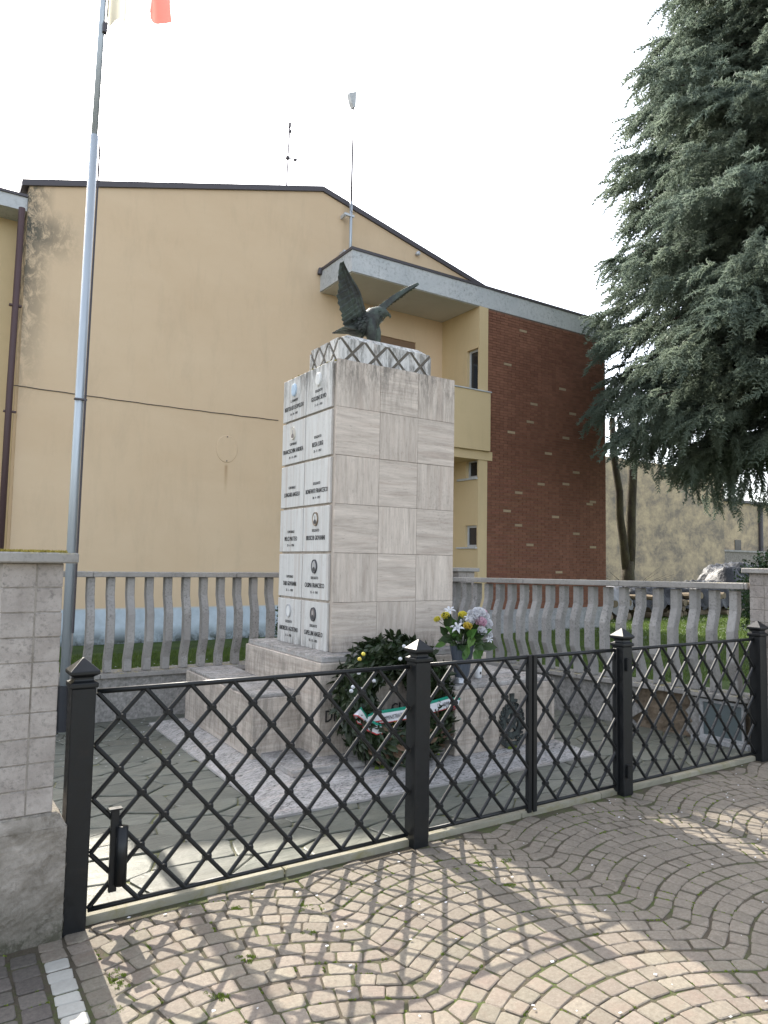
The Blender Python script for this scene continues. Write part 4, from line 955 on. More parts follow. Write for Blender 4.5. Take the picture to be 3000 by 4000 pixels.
def leaf_geo(L, W, fold=0.25, curl=0.2):
    return [(0, 0, 0), (W * 0.42, L * 0.32, fold * W), (W * 0.40, L * 0.68, fold * W - curl * L * 0.2), (0, L, -curl * L * 0.4), (-W * 0.40, L * 0.68, fold * W - curl * L * 0.2), (-W * 0.42, L * 0.32, fold * W), (0, L * 0.33, 0), (0, L * 0.68, -curl * L * 0.15)], [(0, 1, 6), (1, 2, 7, 6), (2, 3, 7), (0, 6, 5), (5, 6, 7, 4), (4, 7, 3)]
LG = leaf_geo(0.088, 0.040)
leaf_me = MB().add(*LG).mesh('leaf', M_LAUREL); leaf_dry = MB().add(*LG).mesh('leaf', M_DRYLEAF)
lrest = MB(); rl = random.Random(4); cand = []
for k in range(2400):
    a = rl.uniform(0, 6.283); ph = rl.uniform(-0.7, math.pi + 0.6); c, p, nn, tg = wpt(a, ph, 0.112 + rl.uniform(-0.02, 0.028))
    if p.z < 0.135: continue
    d = (tg * rl.uniform(0.3, 1.0) * (1 if rl.random() < 0.8 else -1) + nn * rl.uniform(0.25, 0.9) + Vector((rl.uniform(-.4, .4), rl.uniform(-.4, .2), rl.uniform(-.4, .4)))).normalized()
    zax = (nn - d * nn.dot(d)); zax = (zax.normalized() if zax.length > 0.1 else Vector((0, -1, 0))); xax = d.cross(zax)
    sc = rl.uniform(0.7, 1.15); m = Matrix(((xax.x, d.x, zax.x, p.x), (xax.y, d.y, zax.y, p.y), (xax.z, d.z, zax.z, p.z), (0, 0, 0, 1))) @ Matrix.Scale(sc, 4)
    cand.append((p.y - nn.y * 0 + rl.uniform(0, 0.02), m))
cand.sort(key=lambda e: e[0])
for i, (_, m) in enumerate(cand):
    if i < 300:
        o = link('leaf', leaf_dry if rl.random() < 0.12 else leaf_me, wr); mm = m.copy(); mm.translation -= wr.location; o.matrix_basis = mm
    else: lrest.add([m @ Vector(q) for q in LG[0]], LG[1])
o = part('leaf', lrest, M_LAUREL, wr); o['kind'] = 'stuff'
mb0 = MB().lathe([(0.002, -0.014), (0.012, -0.010), (0.016, 0.0), (0.011, 0.010), (0.002, 0.014)], (0, 0, 0), 8); bud_w = mb0.mesh('flower_bud', M_PETW, smooth=True); bud_y = mb0.mesh('flower_bud', M_PETY, smooth=True)
for (x, z, yel) in ((2.71, 0.93, 1), (2.68, 0.895, 1), (2.665, 0.80, 0), (2.63, 0.70, 0), (2.61, 0.675, 0), (2.64, 0.62, 0), (2.79, 0.735, 0), (2.77, 0.815, 0), (3.06, 0.97, 0), (2.99, 0.425, 1), (2.97, 0.38, 1), (3.02, 0.88, 0), (2.70, 0.68, 0), (3.55, 0.35, 0), (3.20, 0.30, 0)):
    link('flower_bud', bud_y if yel else bud_w, wr, (x - 3.11 + 0.02, 4.455 - 4.62 - rl.uniform(-0.01, 0.02), z - 0.14))
# ribbon band
def band(pts, hlo, hhi, mat, name):
    V = []
    for (x, y, z) in pts: V += [(x, y, z + hlo), (x, y, z + hhi)]
    n = len(pts); F = [(2 * i, 2 * i + 2, 2 * i + 3, 2 * i + 1) for i in range(n - 1)]
    return MB().add(V + [(a, b + 0.0015, c) for a, b, c in V], F + [tuple(2 * n + k for k in reversed(f)) for f in F])
rp_ = [(2.80 + 0.72 * i / 16, 4.428 - 0.018 * math.sin(i / 16 * 3.14), 0.475 + 0.055 * i / 16 - 0.01 * math.sin(i / 16 * 3.14)) for i in range(17)]
rib = part('ribbon', band(rp_, -0.045, 0.022, M_RIBW, 'r'), M_RIBW, wr)
part('green_stripe', band(rp_, 0.0222, 0.045, M_RIBG, 'r'), M_RIBG, rib); part('red_stripe', band(rp_, -0.051, -0.0452, M_RIBR, 'r'), M_RIBR, rib)
u = Vector((0.72, 0, 0.055)).normalized()
mb = MB().text(text_geo('AMMINISTRAZIONE', 0.044, 0.56, 0.0005), (2.985, 4.407, 0.457), u, (0, 0, 1)).text(text_geo('TA  ARPINI', 0.044, 0.6, 0.0005), (3.44, 4.418, 0.497), u, (0, 0, 1))
part('ribbon_lettering', mb, M_LETTER, rib)
def loop(mb, mb2, mb3, pts, w):
    for (m_, a, b) in ((mb, -w * 1.2, w * 0.45), (mb2, w * 0.47, w), (mb3, -w * 1.5, -w * 1.22)):
        V = []
        for p, n in pts: p = Vector(p); n = Vector(n); V += [p + n * a, p + n * b]
        k = len(pts); m_.add(V, [(2 * i, 2 * i + 2, 2 * i + 3, 2 * i + 1) for i in range(k - 1)])
def bow(pts, w):
    a, b, c = MB(), MB(), MB(); loop(a, b, c, pts, w); l_ = part('bow_loop', a, M_RIBW, wr); part('green_stripe', b, M_RIBG, l_); part('red_stripe', c, M_RIBR, l_)
bow([((2.74, 4.43, 0.47), (0.2, -.1, 1)), ((2.70, 4.40, 0.515), (-0.2, -.2, 1)), ((2.665, 4.39, 0.545), (0.5, 0.2, 0.8)), ((2.665, 4.44, 0.525), (0.8, 0.4, 0.3)), ((2.70, 4.45, 0.48), (0.5, 0.2, .8)), ((2.75, 4.43, 0.46), (0, 0, 1))], 0.03)
bow([((2.74, 4.43, 0.46), (0.6, 0, 1)), ((2.77, 4.39, 0.43), (0.6, -.1, 0.9)), ((2.82, 4.38, 0.405), (0.3, -.1, 1)), ((2.86, 4.40, 0.40), (-0.2, 0, 1)), ((2.85, 4.43, 0.425), (-0.3, 0.2, 1)), ((2.79, 4.43, 0.455), (0, 0, 1))], 0.03)
bow([((2.75, 4.42, 0.47), (0.1, 0, 1)), ((2.79, 4.385, 0.495), (-0.4, -.2, 1)), ((2.84, 4.38, 0.50), (-0.5, -.1, 1)), ((2.88, 4.41, 0.485), (-0.1, 0, 1))], 0.032)
bow([((3.50, 4.43, 0.525), (0, 0, 1)), ((3.54, 4.40, 0.53), (0.3, -.1, 1)), ((3.575, 4.40, 0.52), (0.5, 0, 1)), ((3.56, 4.43, 0.50), (0.6, 0, 1))], 0.03)

VX, VY, VZ = 3.727, 4.56, 0.634
vase = thing('flower_vase', (VX, VY, VZ), 'dark grey ribbed vase standing on the right block', 'vase')
mb = MB(); prof = [(0.052, 0.045), (0.060, 0.08), (0.096, 0.30), (0.100, 0.302), (0.092, 0.298), (0.058, 0.09)]
n = 40; V = []
for r, h in prof:
    for j in range(n): t_ = 2 * math.pi * j / n; q = r * (1 + (0.035 if j % 2 else 0)); V.append((VX + q * math.cos(t_), VY + q * math.sin(t_), VZ + h))
mb.add(V, [(i * n + j, i * n + (j + 1) % n, (i + 1) * n + (j + 1) % n, (i + 1) * n + j) for i in range(len(prof) - 1) for j in range(n)]); part('body', mb, M_VASE, vase)
part('foot', MB().lathe([(0.075, 0.0), (0.075, 0.012), (0.055, 0.045), (0.05, 0.05)], (VX, VY, VZ), 24), M_VASEF, vase, smooth=True)
bq = thing('bouquet', (VX, VY, VZ + 0.30), 'bouquet of white, yellow and pink flowers in the dark grey vase', 'flowers')
rq = random.Random(8)
def place(me, name, p, d, up, sc, parent):
    d = Vector(d).normalized(); z = Vector(up); z = (z - d * z.dot(d)).normalized(); x = d.cross(z); p = Vector(p) - worg(parent)
    o = link(name, me, parent); o.matrix_basis = Matrix(((x.x, d.x, z.x, p.x), (x.y, d.y, z.y, p.y), (x.z, d.z, z.z, p.z), (0, 0, 0, 1))) @ Matrix.Scale(sc, 4); return o
BL_ = leaf_geo(0.11, 0.065); bl_g = MB().add(*BL_).mesh('leaf', M_GREENLEAF); bl_d = MB().add(*BL_).mesh('leaf', M_DARKLEAF)
stems = MB()
def rose_mesh(mat, layers=3, R0=0.045):
    mb = MB()
    for l in range(layers):
        k = 5 + l; r = R0 * (0.35 + 0.33 * l); hgt = R0 * (1.35 - 0.28 * l)
        for i in range(k):
            a = 2 * math.pi * (i + 0.4 * l) / k; da = 2 * math.pi / k * 0.68
            for q in (0,):
                V = [(0.3 * r * math.cos(a), 0, 0.3 * r * math.sin(a))] + [(r * math.cos(a + da * f), hgt * e, r * math.sin(a + da * f)) for f, e in ((-1, 0.55), (-0.6, 1.0), (0, 1.08), (0.6, 1.0), (1, 0.55))]
                mb.add(V, [(0, 1, 2), (0, 2, 3), (0, 3, 4), (0, 4, 5)])
    return mb.mesh('flower', mat)
def lily_mesh(mat):
    mb = MB()
    for i in range(6):
        a = 2 * math.pi * i / 6; c, s = math.cos(a), math.sin(a); px, pz = -s, c
        P = [(0.004, 0, 0.004), (0.02, 0.05, 0.013), (0.045, 0.075, 0.017), (0.075, 0.07, 0.010), (0.092, 0.05, 0.001)]
        V = []
        for r, h, w_ in P: V += [(r * c + px * w_, h, r * s + pz * w_), (r * c - px * w_, h, r * s - pz * w_)]
        mb.add(V, [(2 * k, 2 * k + 1, 2 * k + 3, 2 * k + 2) for k in range(4)])
    return mb.mesh('flower', mat)
rose_w, rose_y, rose_p, lily = rose_mesh(M_PETW), rose_mesh(M_PETY), rose_mesh(M_PETP), lily_mesh(M_PETW)
CAM = Vector((0, 0, 1.6))
def imgpt(u, v, yy):       # offsets in the vase's own cross plane: u right, v up (metres)
    ru = Vector((0.84, -0.54, 0)); return Vector((VX, VY, VZ + 0.30)) + ru * u + Vector((0, 0, 1)) * v - Vector((0.54, 0.84, 0)) * yy
FL = [(rose_y, -0.16, 0.245, 0.02, 0.8), (lily, -0.115, 0.275, -0.03, 0.9), (rose_y, -0.235, 0.215, 0.02, 0.65), (rose_y, 0.0, 0.25, 0.0, 0.85), (rose_y, 0.035, 0.165, 0.08, 0.85), (lily, -0.055, 0.14, 0.08, 0.95), (lily, 0.05, 0.225, 0.03, 0.7),
      (rose_p, 0.155, 0.195, 0.06, 1.1), (rose_w, 0.145, 0.265, 0.02, 1.25), (rose_w, 0.09, 0.255, 0.0, 1.0), (rose_w, 0.195, 0.235, -0.02, 1.1), (rose_w, 0.225, 0.18, 0.0, 1.0), (rose_w, 0.215, 0.13, 0.02, 0.9), (rose_w, 0.235, 0.085, 0.0, 0.8), (lily, 0.235, 0.05, 0.03, 0.6), (rose_p, 0.19, 0.275, -0.02, 0.8), (rose_w, 0.165, 0.125, 0.07, 0.9), (rose_w, 0.06, 0.20, 0.06, 0.8), (rose_w, 0.12, 0.235, 0.05, 1.0), (rose_w, -0.02, 0.20, 0.05, 0.6)]
for me, u_, v_, yy_, sc in FL:
    p = imgpt(u_ * 0.86, v_ * 0.92, yy_ + 0.03); d = (p - Vector((VX, VY, VZ + 0.28))); d.normalize(); d = (d * 0.5 + (CAM - p).normalized() * 0.6 + Vector((0, 0, 0.35)))
    place(me, 'flower', p, d, (0.3, 0.1, 1), sc * (0.68 if me is lily else 1.0), bq)
    stems.tube([(VX, VY, VZ + 0.2), (Vector((VX, VY, VZ + 0.36)).lerp(p, 0.5)), p], 0.003, 4)
for k in range(64):
    a = rq.uniform(0, 6.28); e = rq.uniform(-0.15, 1.2); d = Vector((math.cos(a) * math.cos(e), math.sin(a) * math.cos(e), math.sin(e))); p = Vector((VX, VY, VZ + 0.31)) + d * rq.uniform(0.03, 0.15)
    place(bl_g if k % 3 == 0 else bl_d, 'leaf', p, d + Vector((0, 0, rq.uniform(-0.5, 0.3))), (-0.5, -0.8, 0.6), rq.uniform(0.7, 1.3), bq)
for (u_, v_, yy_, sc, g) in ((-0.17, 0.14, 0.03, 1.2, 0), (-0.16, 0.09, 0.05, 1.1, 0), (-0.13, 0.18, 0.0, 1.2, 0), (0.03, 0.02, 0.10, 1.0, 1), (0.10, 0.09, 0.10, 1.1, 1), (0.12, 0.03, 0.10, 1.1, 1), (0.02, -0.03, 0.10, 0.8, 1), (0.13, -0.01, 0.09, 1.2, 1)):
    p = imgpt(u_ * .8, v_, yy_); place(bl_g if g else bl_d, 'leaf', p, (CAM - p).normalized() * 0.3 + Vector((rq.uniform(-.5, .5), 0, -0.7 if g else 0.4)), (CAM - p), sc, bq)
part('stem', stems, M_DARKLEAF, bq)
cn = thing('grave_candle', (4.0, 4.68, 0.634), 'small white candle cup standing right of the vase', 'candle')
part('cup', MB().lathe([(0.030, 0), (0.032, 0.01), (0.035, 0.095), (0.031, 0.096), (0.029, 0.085)], (4.0, 4.68, 0.634), 20), M_CUP, cn, smooth=True)
part('mark', MB().box(3.995, 4.010, 4.6445, 4.648, 0.670, 0.690), M_LETTER, cn)

# ------------------------------------------------------------------ iron fence
def square_ring(prof, c, rot=0.0):
    mb = MB(); V = []
    for h, z in prof: V += [(c[0] - h, c[1] - h, z), (c[0] + h, c[1] - h, z), (c[0] + h, c[1] + h, z), (c[0] - h, c[1] + h, z)]
    n = len(prof); mb.add(V, [(3, 2, 1, 0)] + [(4 * i + j, 4 * i + (j + 1) % 4, 4 * i + 4 + (j + 1) % 4, 4 * i + 4 + j) for i in range(n - 1) for j in range(4)] + [(4 * n - 4, 4 * n - 3, 4 * n - 2, 4 * n - 1)]); return mb
PL = ['black iron post beside the left block pillar', 'black iron post in front of the wreath', 'black iron post with hinges between gate and right panel', 'black iron post in front of the right block pillar']
posts = [(0.626, 3.392), (2.452, 3.392), (4.245, 3.392), (5.995, 3.392)]
first = None
for (x, y), lb in zip(posts, PL):
    if first is None:
        first = thing('fence_post', (x, y, 0), lb, 'post', 'black iron fence posts'); p = first
        part('shaft', square_ring([(0.050, -0.05), (0.050, 1.028)], (x, y)), M_IRON, p, 0.004)
        part('cap', square_ring([(0.056, 1.0285), (0.058, 1.034), (0.058, 1.050), (0.043, 1.057), (0.040, 1.062), (0.040, 1.074), (0.062, 1.088), (0.062, 1.102), (0.004, 1.155)], (x, y)), M_IRON, p, 0.002)
    else:
        p = first.copy(); COL.objects.link(p); p.location = (x, y, 0); p['label'] = lb
        for ch in list(first.children): c = ch.copy(); COL.objects.link(c); c.parent = p
    if lb == PL[2]:
        for z in (0.86, 0.12): part('hinge', MB().tube([(x - 0.015, y - 0.062, z), (x - 0.015, y - 0.062, z + 0.09)], 0.014, 8).box(x - 0.03, x, y - 0.056, y - 0.048, z + 0.01, z + 0.08), M_IRON, p)
    if lb == PL[1]:
        for z in (0.14, 0.80): part('hinge', MB().tube([(x + 0.066, y - 0.01, z), (x + 0.066, y - 0.01, z + 0.10)], 0.013, 8), M_IRON, p)
KNOT = None
def lattice(x0, x1, ncell, label, name, cat, stiles=(), group=None):
    global KNOT
    t = thing(name, ((x0 + x1) / 2, 3.40, 0), label, cat, group); ox = (x0 + x1) / 2
    Y = 3.40; zb, zt_ = 0.062, 0.998; H = zt_ - zb; w_ = (x1 - x0) / ncell; n = 8
    part('top_rail', MB().tube([(x0, Y, zt_ + 0.003), (x1, Y, zt_ + 0.003)], 0.0125, 10), M_IRON, t, smooth=True)
    part('bottom_rail', MB().tube([(x0, Y, zb - 0.003), (x1, Y, zb - 0.003)], 0.011, 8), M_IRON, t, smooth=True)
    for xs_ in stiles: part('stile', MB().box(xs_ - 0.016, xs_ + 0.016, Y - 0.016, Y + 0.016, 0.02, zt_ + 0.016), M_IRON, t, 0.003)
    ratio = w_ / 2 / (H / n)          # x per z
    segs = []
    for s in (1, -1):
        for i in range(-n, ncell * 2 + n, 2):
            xa = x0 + (i / 2) * w_ + 0.0
            za, zb2 = zb, zt_
            xb = xa + s * ratio * H if s == 1 else xa + s * ratio * H
            a, b = Vector((xa, zb)), Vector((xb, zt_))
            # clip to the panel
            t0, t1 = 0.0, 1.0; dx = b.x - a.x
            for lim, side in ((x0, 1), (x1, -1)):
                f = (lim - a.x) / dx
                if (dx > 0) == (side == 1): t0 = max(t0, f)
                else: t1 = min(t1, f)
            if t1 - t0 < 0.03: continue
            p, q = a.lerp(b, t0), a.lerp(b, t1); segs.append((p, q, s))
    for p, q, s in segs:
        yo = Y + (0.004 if s == 1 else -0.004)
        part('bar', MB().tube([(p.x, yo, p.y), (q.x, yo, q.y)], 0.0108, 8), M_IRON, t, smooth=False)
    if KNOT is None:
        KNOT = MB().tube([(-0.020, 0, 0.0), (0.020, 0, 0.0)], [0.0145, 0.0145], 8).tube([(0, 0, -0.012), (0, 0, 0.012)], 0.016, 8).mesh('knot', M_IRON)
    for j in range(1, n):
        z = zb + H * j / n
        for i in range(0, 2 * ncell + 1):
            if (i + j) % 2: continue
            x = x0 + i * w_ / 2
            if x0 + 0.02 < x < x1 - 0.02: link('knot', KNOT, t, (x - ox, 0, z))
    return t
fp = lattice(0.692, 2.392, 8, 'black iron lattice fence panel left of the wreath post', 'lattice_fence', 'fence', group='black iron lattice panels')
hold = part('pole_holder', MB().tube([(0.815, 3.357, 0.155), (0.815, 3.357, 0.405), (0.815, 3.357, 0.406), (0.815, 3.357, 0.16)], [0.026, 0.026, 0.020, 0.020], 14), M_IRON, fp, smooth=True)
part('holder_plate', MB().box(0.768, 0.802, 3.365, 3.385, 0.125, 0.478).box(0.755, 0.815, 3.355, 3.392, 0.478, 0.486), M_IRON, hold, 0.002)
lattice(2.520, 3.332, 4, 'left leaf of the low black iron lattice gate', 'gate_leaf', 'gate', stiles=(2.520, 3.338), group='black iron lattice panels')
lattice(3.388, 4.190, 4, 'right leaf of the low black iron lattice gate', 'gate_leaf', 'gate', stiles=(3.384, 4.190), group='black iron lattice panels')
lattice(4.300, 5.935, 8, 'black iron lattice fence panel in front of the cellar window', 'lattice_fence', 'fence', group='black iron lattice panels')

# ------------------------------------------------------------------ flagpole and flag
fpole = thing('flagpole', (1.155, 7.11, 0.02), 'tall grey metal flagpole behind the left block pillar', 'flagpole')
part('base_sleeve', MB().lathe([(0.075, -0.03), (0.075, 0.01), (0.056, 0.012), (0.056, 0.40), (0.046, 0.405)], (1.157, 7.11, 0.02), 20), M_IRON, fpole, smooth=True)
part('lower_tube', MB().tube([(1.157, 7.11, 0.3), (1.165, 7.11, 2.5), (1.192, 7.11, 5.66)], [0.041, 0.040, 0.039], 16), M_POLE, fpole, smooth=True)
part('upper_tube', MB().tube([(1.192, 7.11, 5.65), (1.218, 7.11, 7.2), (1.235, 7.11, 8.4)], [0.031, 0.030, 0.027], 14), M_POLE, fpole, smooth=True)
part('finial', MB().lathe([(0.03, 0), (0.05, 0.03), (0.05, 0.07), (0.01, 0.12)], (1.235, 7.11, 8.4), 12), M_POLE, fpole, smooth=True)
part('rope', MB().tube([(1.195, 7.055, 0.9), (1.208, 7.06, 3.0), (1.235, 7.065, 5.6), (1.255, 7.07, 7.6)], 0.006, 5).tube([(1.207, 7.062, 0.9), (1.219, 7.062, 3.0), (1.243, 7.065, 5.6)], 0.005, 5), M_FLASH, fpole)
part('rope_clip', MB().box(1.215, 1.255, 7.05, 7.10, 6.70, 6.80).box(1.12, 1.23, 7.055, 7.10, 3.06, 3.075), M_FLASH, fpole)
fl = MB(); NU, NVv = 48, 10; V = []; 
bot = [(1.258, 6.835), (1.28, 6.80), (1.33, 6.83), (1.42, 6.835), (1.44, 6.93), (1.55, 6.945), (1.63, 7.0), (1.66, 7.05), (1.74, 7.02), (1.85, 6.995)]
for i in range(NU + 1):
    s = i / NU; x, z = catmull(bot, s)
    yv = 7.09 + 0.09 * math.sin(s * 17) * min(1, s * 6)
    for j in range(NVv + 1):
        h = j / NVv; V.append((x + 0.012 * h + 0.02 * math.sin(h * 5 + s * 9) * s, yv + 0.02 * math.sin(h * 7 + s * 6), z + 0.035 + 0.95 * h))
fl.add(V, [(i * (NVv + 1) + j, (i + 1) * (NVv + 1) + j, (i + 1) * (NVv + 1) + j + 1, i * (NVv + 1) + j + 1) for i in range(NU) for j in range(NVv)])
loc = (1.26, 7.09, 7.3); me = fl.mesh('flag', [M_FG, M_FW, M_FR], smooth=True, org=loc)
for p in me.polygons: i = p.index // NVv; p.material_index = 0 if i < NU * 0.40 else (1 if i < NU * 0.74 else 2)
tag(link('flag', me, None, loc), 'faded green, white and red flag flying at the top of the pole', 'flag')

# ------------------------------------------------------------------ lawn grass, tarpaulins, shrubs
rg = np.random.default_rng(5)
def blades(n, x0, x1, y0, y1, z, h, wd, clump=0.0):
    x = rg.uniform(x0, x1, n); y = rg.uniform(y0, y1, n); a = rg.uniform(0, 6.28, n); hh = h * rg.uniform(0.5, 1.2, n); l = rg.uniform(-0.6, 0.6, (n, 2)) * hh[:, None]
    b = np.stack([x, y, np.full(n, z)], 1); s = np.stack([np.cos(a) * wd, np.sin(a) * wd, np.zeros(n)], 1)
    tip = b + np.stack([l[:, 0], l[:, 1], hh], 1); return np.stack([b - s, b + s, tip], 1).reshape(-1, 3)
Vg = np.concatenate([blades(26000, 0.6, 5.0, 7.6, 12.5, -0.02, 0.06, 0.006), blades(26000, 6.2, 12.0, 6.0, 12.4, -0.02, 0.06, 0.006), blades(60000, 12.0, 26.0, 7.0, 15.0, -0.02, 0.07, 0.009)])
o = link('grass', np_mesh('grass', Vg, np.arange(len(Vg)).reshape(-1, 3), M_GRASS)); o['kind'] = 'stuff'
x = np.concatenate([rg.uniform(0.8, 5, 200), rg.uniform(13, 24, 900)]); y = np.concatenate([rg.uniform(7.7, 11, 200), rg.uniform(10, 14.5, 900)])
c = np.stack([x, y, np.full(len(x), 0.035)], 1); qd = np.array([(-1, -1, 0), (1, -1, 0.3), (1, 1, 0), (-1, 1, 0.3)]) * 0.012
Vd = (c[:, None, :] + qd[None]).reshape(-1, 3); o = link('daisies', np_mesh('daisies', Vd, np.arange(len(Vd)).reshape(-1, 4), M_PETW)); o['kind'] = 'stuff'
def leafcloud(n, c, r, size, seed, squash=(1, 1, 1), shell=0.5):
    g = np.random.default_rng(seed); d = g.normal(size=(n, 3)); d /= np.linalg.norm(d, axis=1)[:, None]; rr_ = g.uniform(shell, 1, n) ** 0.6
    rr_ *= 0.85 + 0.15 * np.sin(d[:, 0] * 7) * np.cos(d[:, 2] * 6)
    p = np.array(c) + d * rr_[:, None] * np.array(r); t = g.normal(size=(n, 3)); t /= np.linalg.norm(t, axis=1)[:, None]; b = np.cross(t, d); b /= np.linalg.norm(b, axis=1)[:, None] + 1e-6
    s = size * g.uniform(0.6, 1.2, n)[:, None]
    return np.stack([p - b * s * 0.3, p + t * s * 0.5, p + b * s * 0.3, p + t * s * 1.1 * 0 - t * s * 0.5], 1).reshape(-1, 3)
def shrub(loc, r, n, size, seed, label, name='shrub'):
    V = leafcloud(n, (0, 0, r[2]), r, size, seed); V[:, 2] = np.maximum(V[:, 2], 0.02)
    t = thing(name, loc, label, 'shrub'); link('foliage', np_mesh('foliage', V, np.arange(len(V)).reshape(-1, 4), M_SHRUB), t)
    mb = MB()
    for k in range(5): a = k * 1.26; mb.tube([(loc[0], loc[1], loc[2]), (loc[0] + r[0] * 0.5 * math.cos(a), loc[1] + r[1] * 0.5 * math.sin(a), loc[2] + r[2])], [0.03, 0.01], 5)
    part('stem', mb, M_TWIG, t)
shrub((12.9, 7.0, -0.02), (0.75, 0.75, 1.08), 6000, 0.07, 1, 'glossy dark shrub behind the right block pillar')
shrub((4.28, 9.0, -0.02), (0.22, 0.22, 0.72), 1600, 0.05, 2, 'slim dark shrub just left of the memorial shaft')
# log pile under tarpaulins
wp = thing('log_pile', (19.5, 14.8, -0.02), 'long low pile of cut logs lying at the back of the lawn', 'log pile')
rw = random.Random(6); lg = [MB().tube([(0, -0.4, 0), (0, 0.4, 0)], [0.11, 0.10], 9).mesh('log', M_LOG), MB().tube([(0, -0.45, 0), (0.02, 0, 0), (0, 0.45, 0)], [0.085, 0.08, 0.085], 8).mesh('log', M_LOG)]
for k in range(120):
    r_ = rw.random(); o = link('log', rw.choice(lg), wp, (rw.uniform(-3.4, 5.2), rw.uniform(-0.5, 0.1), 0.11 + 0.19 * rw.randint(0, 3))); o.rotation_euler = (rw.uniform(-.08, .08), 0, rw.uniform(-.25, .25) + (1.57 if r_ < 0.25 else 0))
def tarp(x0, x1, y0, y1, z0, zpk, mat, label, seed):
    NX, NY = 40, 20; V = []; g = random.Random(seed); ph = [g.uniform(0, 6) for _ in range(6)]
    for i in range(NX + 1):
        for j in range(NY + 1):
            s, t_ = i / NX, j / NY; arch = (1 - (2 * t_ - 1) ** 4) * (0.55 + 0.45 * (1 - (2 * s - 1) ** 6))
            z = z0 + (zpk - z0) * arch + 0.09 * math.sin(s * 19 + ph[0] + t_ * 5) * math.sin(t_ * 7 + ph[1] + s * 6) + 0.05 * math.sin(s * 43 + t_ * 21 + ph[2]) + 0.03 * math.sin(s * 71 - t_ * 37 + ph[3])
            V.append((x0 + (x1 - x0) * s + 0.06 * math.sin(t_ * 13 + ph[4]), y0 + (y1 - y0) * t_ + 0.05 * math.sin(s * 23 + ph[5]), z))
    F = [(i * (NY + 1) + j, (i + 1) * (NY + 1) + j, (i + 1) * (NY + 1) + j + 1, i * (NY + 1) + j + 1) for i in range(NX) for j in range(NY)]
    solo('tarpaulin', MB().add(V, F), mat, ((x0 + x1) / 2, (y0 + y1) / 2, z0), label, 'tarpaulin', 'tarpaulins on the log pile', smooth=True)
tarp(16.0, 18.4, 14.1, 15.6, 0.25, 1.0, M_TARPW, 'pale plastic sheet over the left end of the log pile', 1)
tarp(18.2, 21.8, 14.0, 15.6, 0.28, 0.95, M_TARP, 'black tarpaulin over the middle of the log pile', 2)
tarp(21.6, 24.2, 14.0, 15.7, 0.25, 1.05, M_TARP, 'black tarpaulin over the log pile beside the grey draped heap', 3)
tarp(23.9, 27.4, 14.2, 16.2, 0.1, 1.72, M_TARP, 'tall heap draped in black tarpaulin behind the right block pillar', 4)

# ------------------------------------------------------------------ trees
ft = thing('forked_tree', (19.5, 15.3, -0.05), 'bare forked tree trunk standing in front of the stained far wall', 'tree')
part('trunk', MB().tube([(19.40, 15.3, -0.1), (19.45, 15.3, 0.5), (19.47, 15.3, 1.2), (19.46, 15.3, 1.75)], [0.30, 0.235, 0.21, 0.19], 12), M_BARK, ft, smooth=True)
part('limb', MB().tube([(19.40, 15.3, 1.5), (19.25, 15.3, 2.4), (19.08, 15.3, 3.2), (19.0, 15.25, 4.0), (18.78, 15.3, 5.2), (18.6, 15.2, 6.4)], [0.15, 0.14, 0.13, 0.125, 0.11, 0.09], 10), M_BARK, ft, smooth=True)
part('limb', MB().tube([(19.54, 15.3, 1.5), (19.62, 15.3, 2.3), (19.70, 15.35, 3.3), (19.74, 15.3, 4.6), (19.85, 15.3, 6.2), (19.95, 15.3, 7.2)], [0.17, 0.165, 0.16, 0.15, 0.13, 0.11], 10), M_BARK, ft, smooth=True)
mb = MB()
for k in range(14):
    s = rw.random(); b0 = Vector((19.45, 15.2, 0.7)); e = b0 + Vector((rw.uniform(-2.6, 3.0), rw.uniform(-0.4, 0.4), rw.uniform(0.2, 1.0))); mb.tube([b0, b0.lerp(e, 0.5) + Vector((0, 0, 0.06)), e], [0.012, 0.009, 0.004], 4)
part('twig', mb, M_BARK, ft)

cd = thing('cedar_tree', (16.5, 7.5, -0.05), 'large blue green cedar towering over the right side of the lawn', 'tree')
T0 = np.array([16.5, 7.5])
part('trunk', MB().tube([(16.5, 7.5, -0.1), (16.5, 7.5, 1.0), (16.45, 7.5, 8.0), (16.5, 7.5, 15.0), (16.5, 7.5, 21)], [0.62, 0.50, 0.38, 0.22, 0.05], 14), M_BARK, cd, smooth=True)
RZ = np.array([(2.0, 2.6), (2.6, 4.0), (3.2, 4.7), (4.4, 5.25), (5.1, 5.1), (5.8, 4.85), (6.7, 5.15), (8.0, 4.95), (9.0, 4.75), (10.2, 4.45), (11.0, 4.5), (12.0, 4.35), (13.4, 3.95), (14.5, 3.72), (15.5, 3.4), (18, 2.3), (21.5, 0.3)])
gt = np.random.default_rng(12)
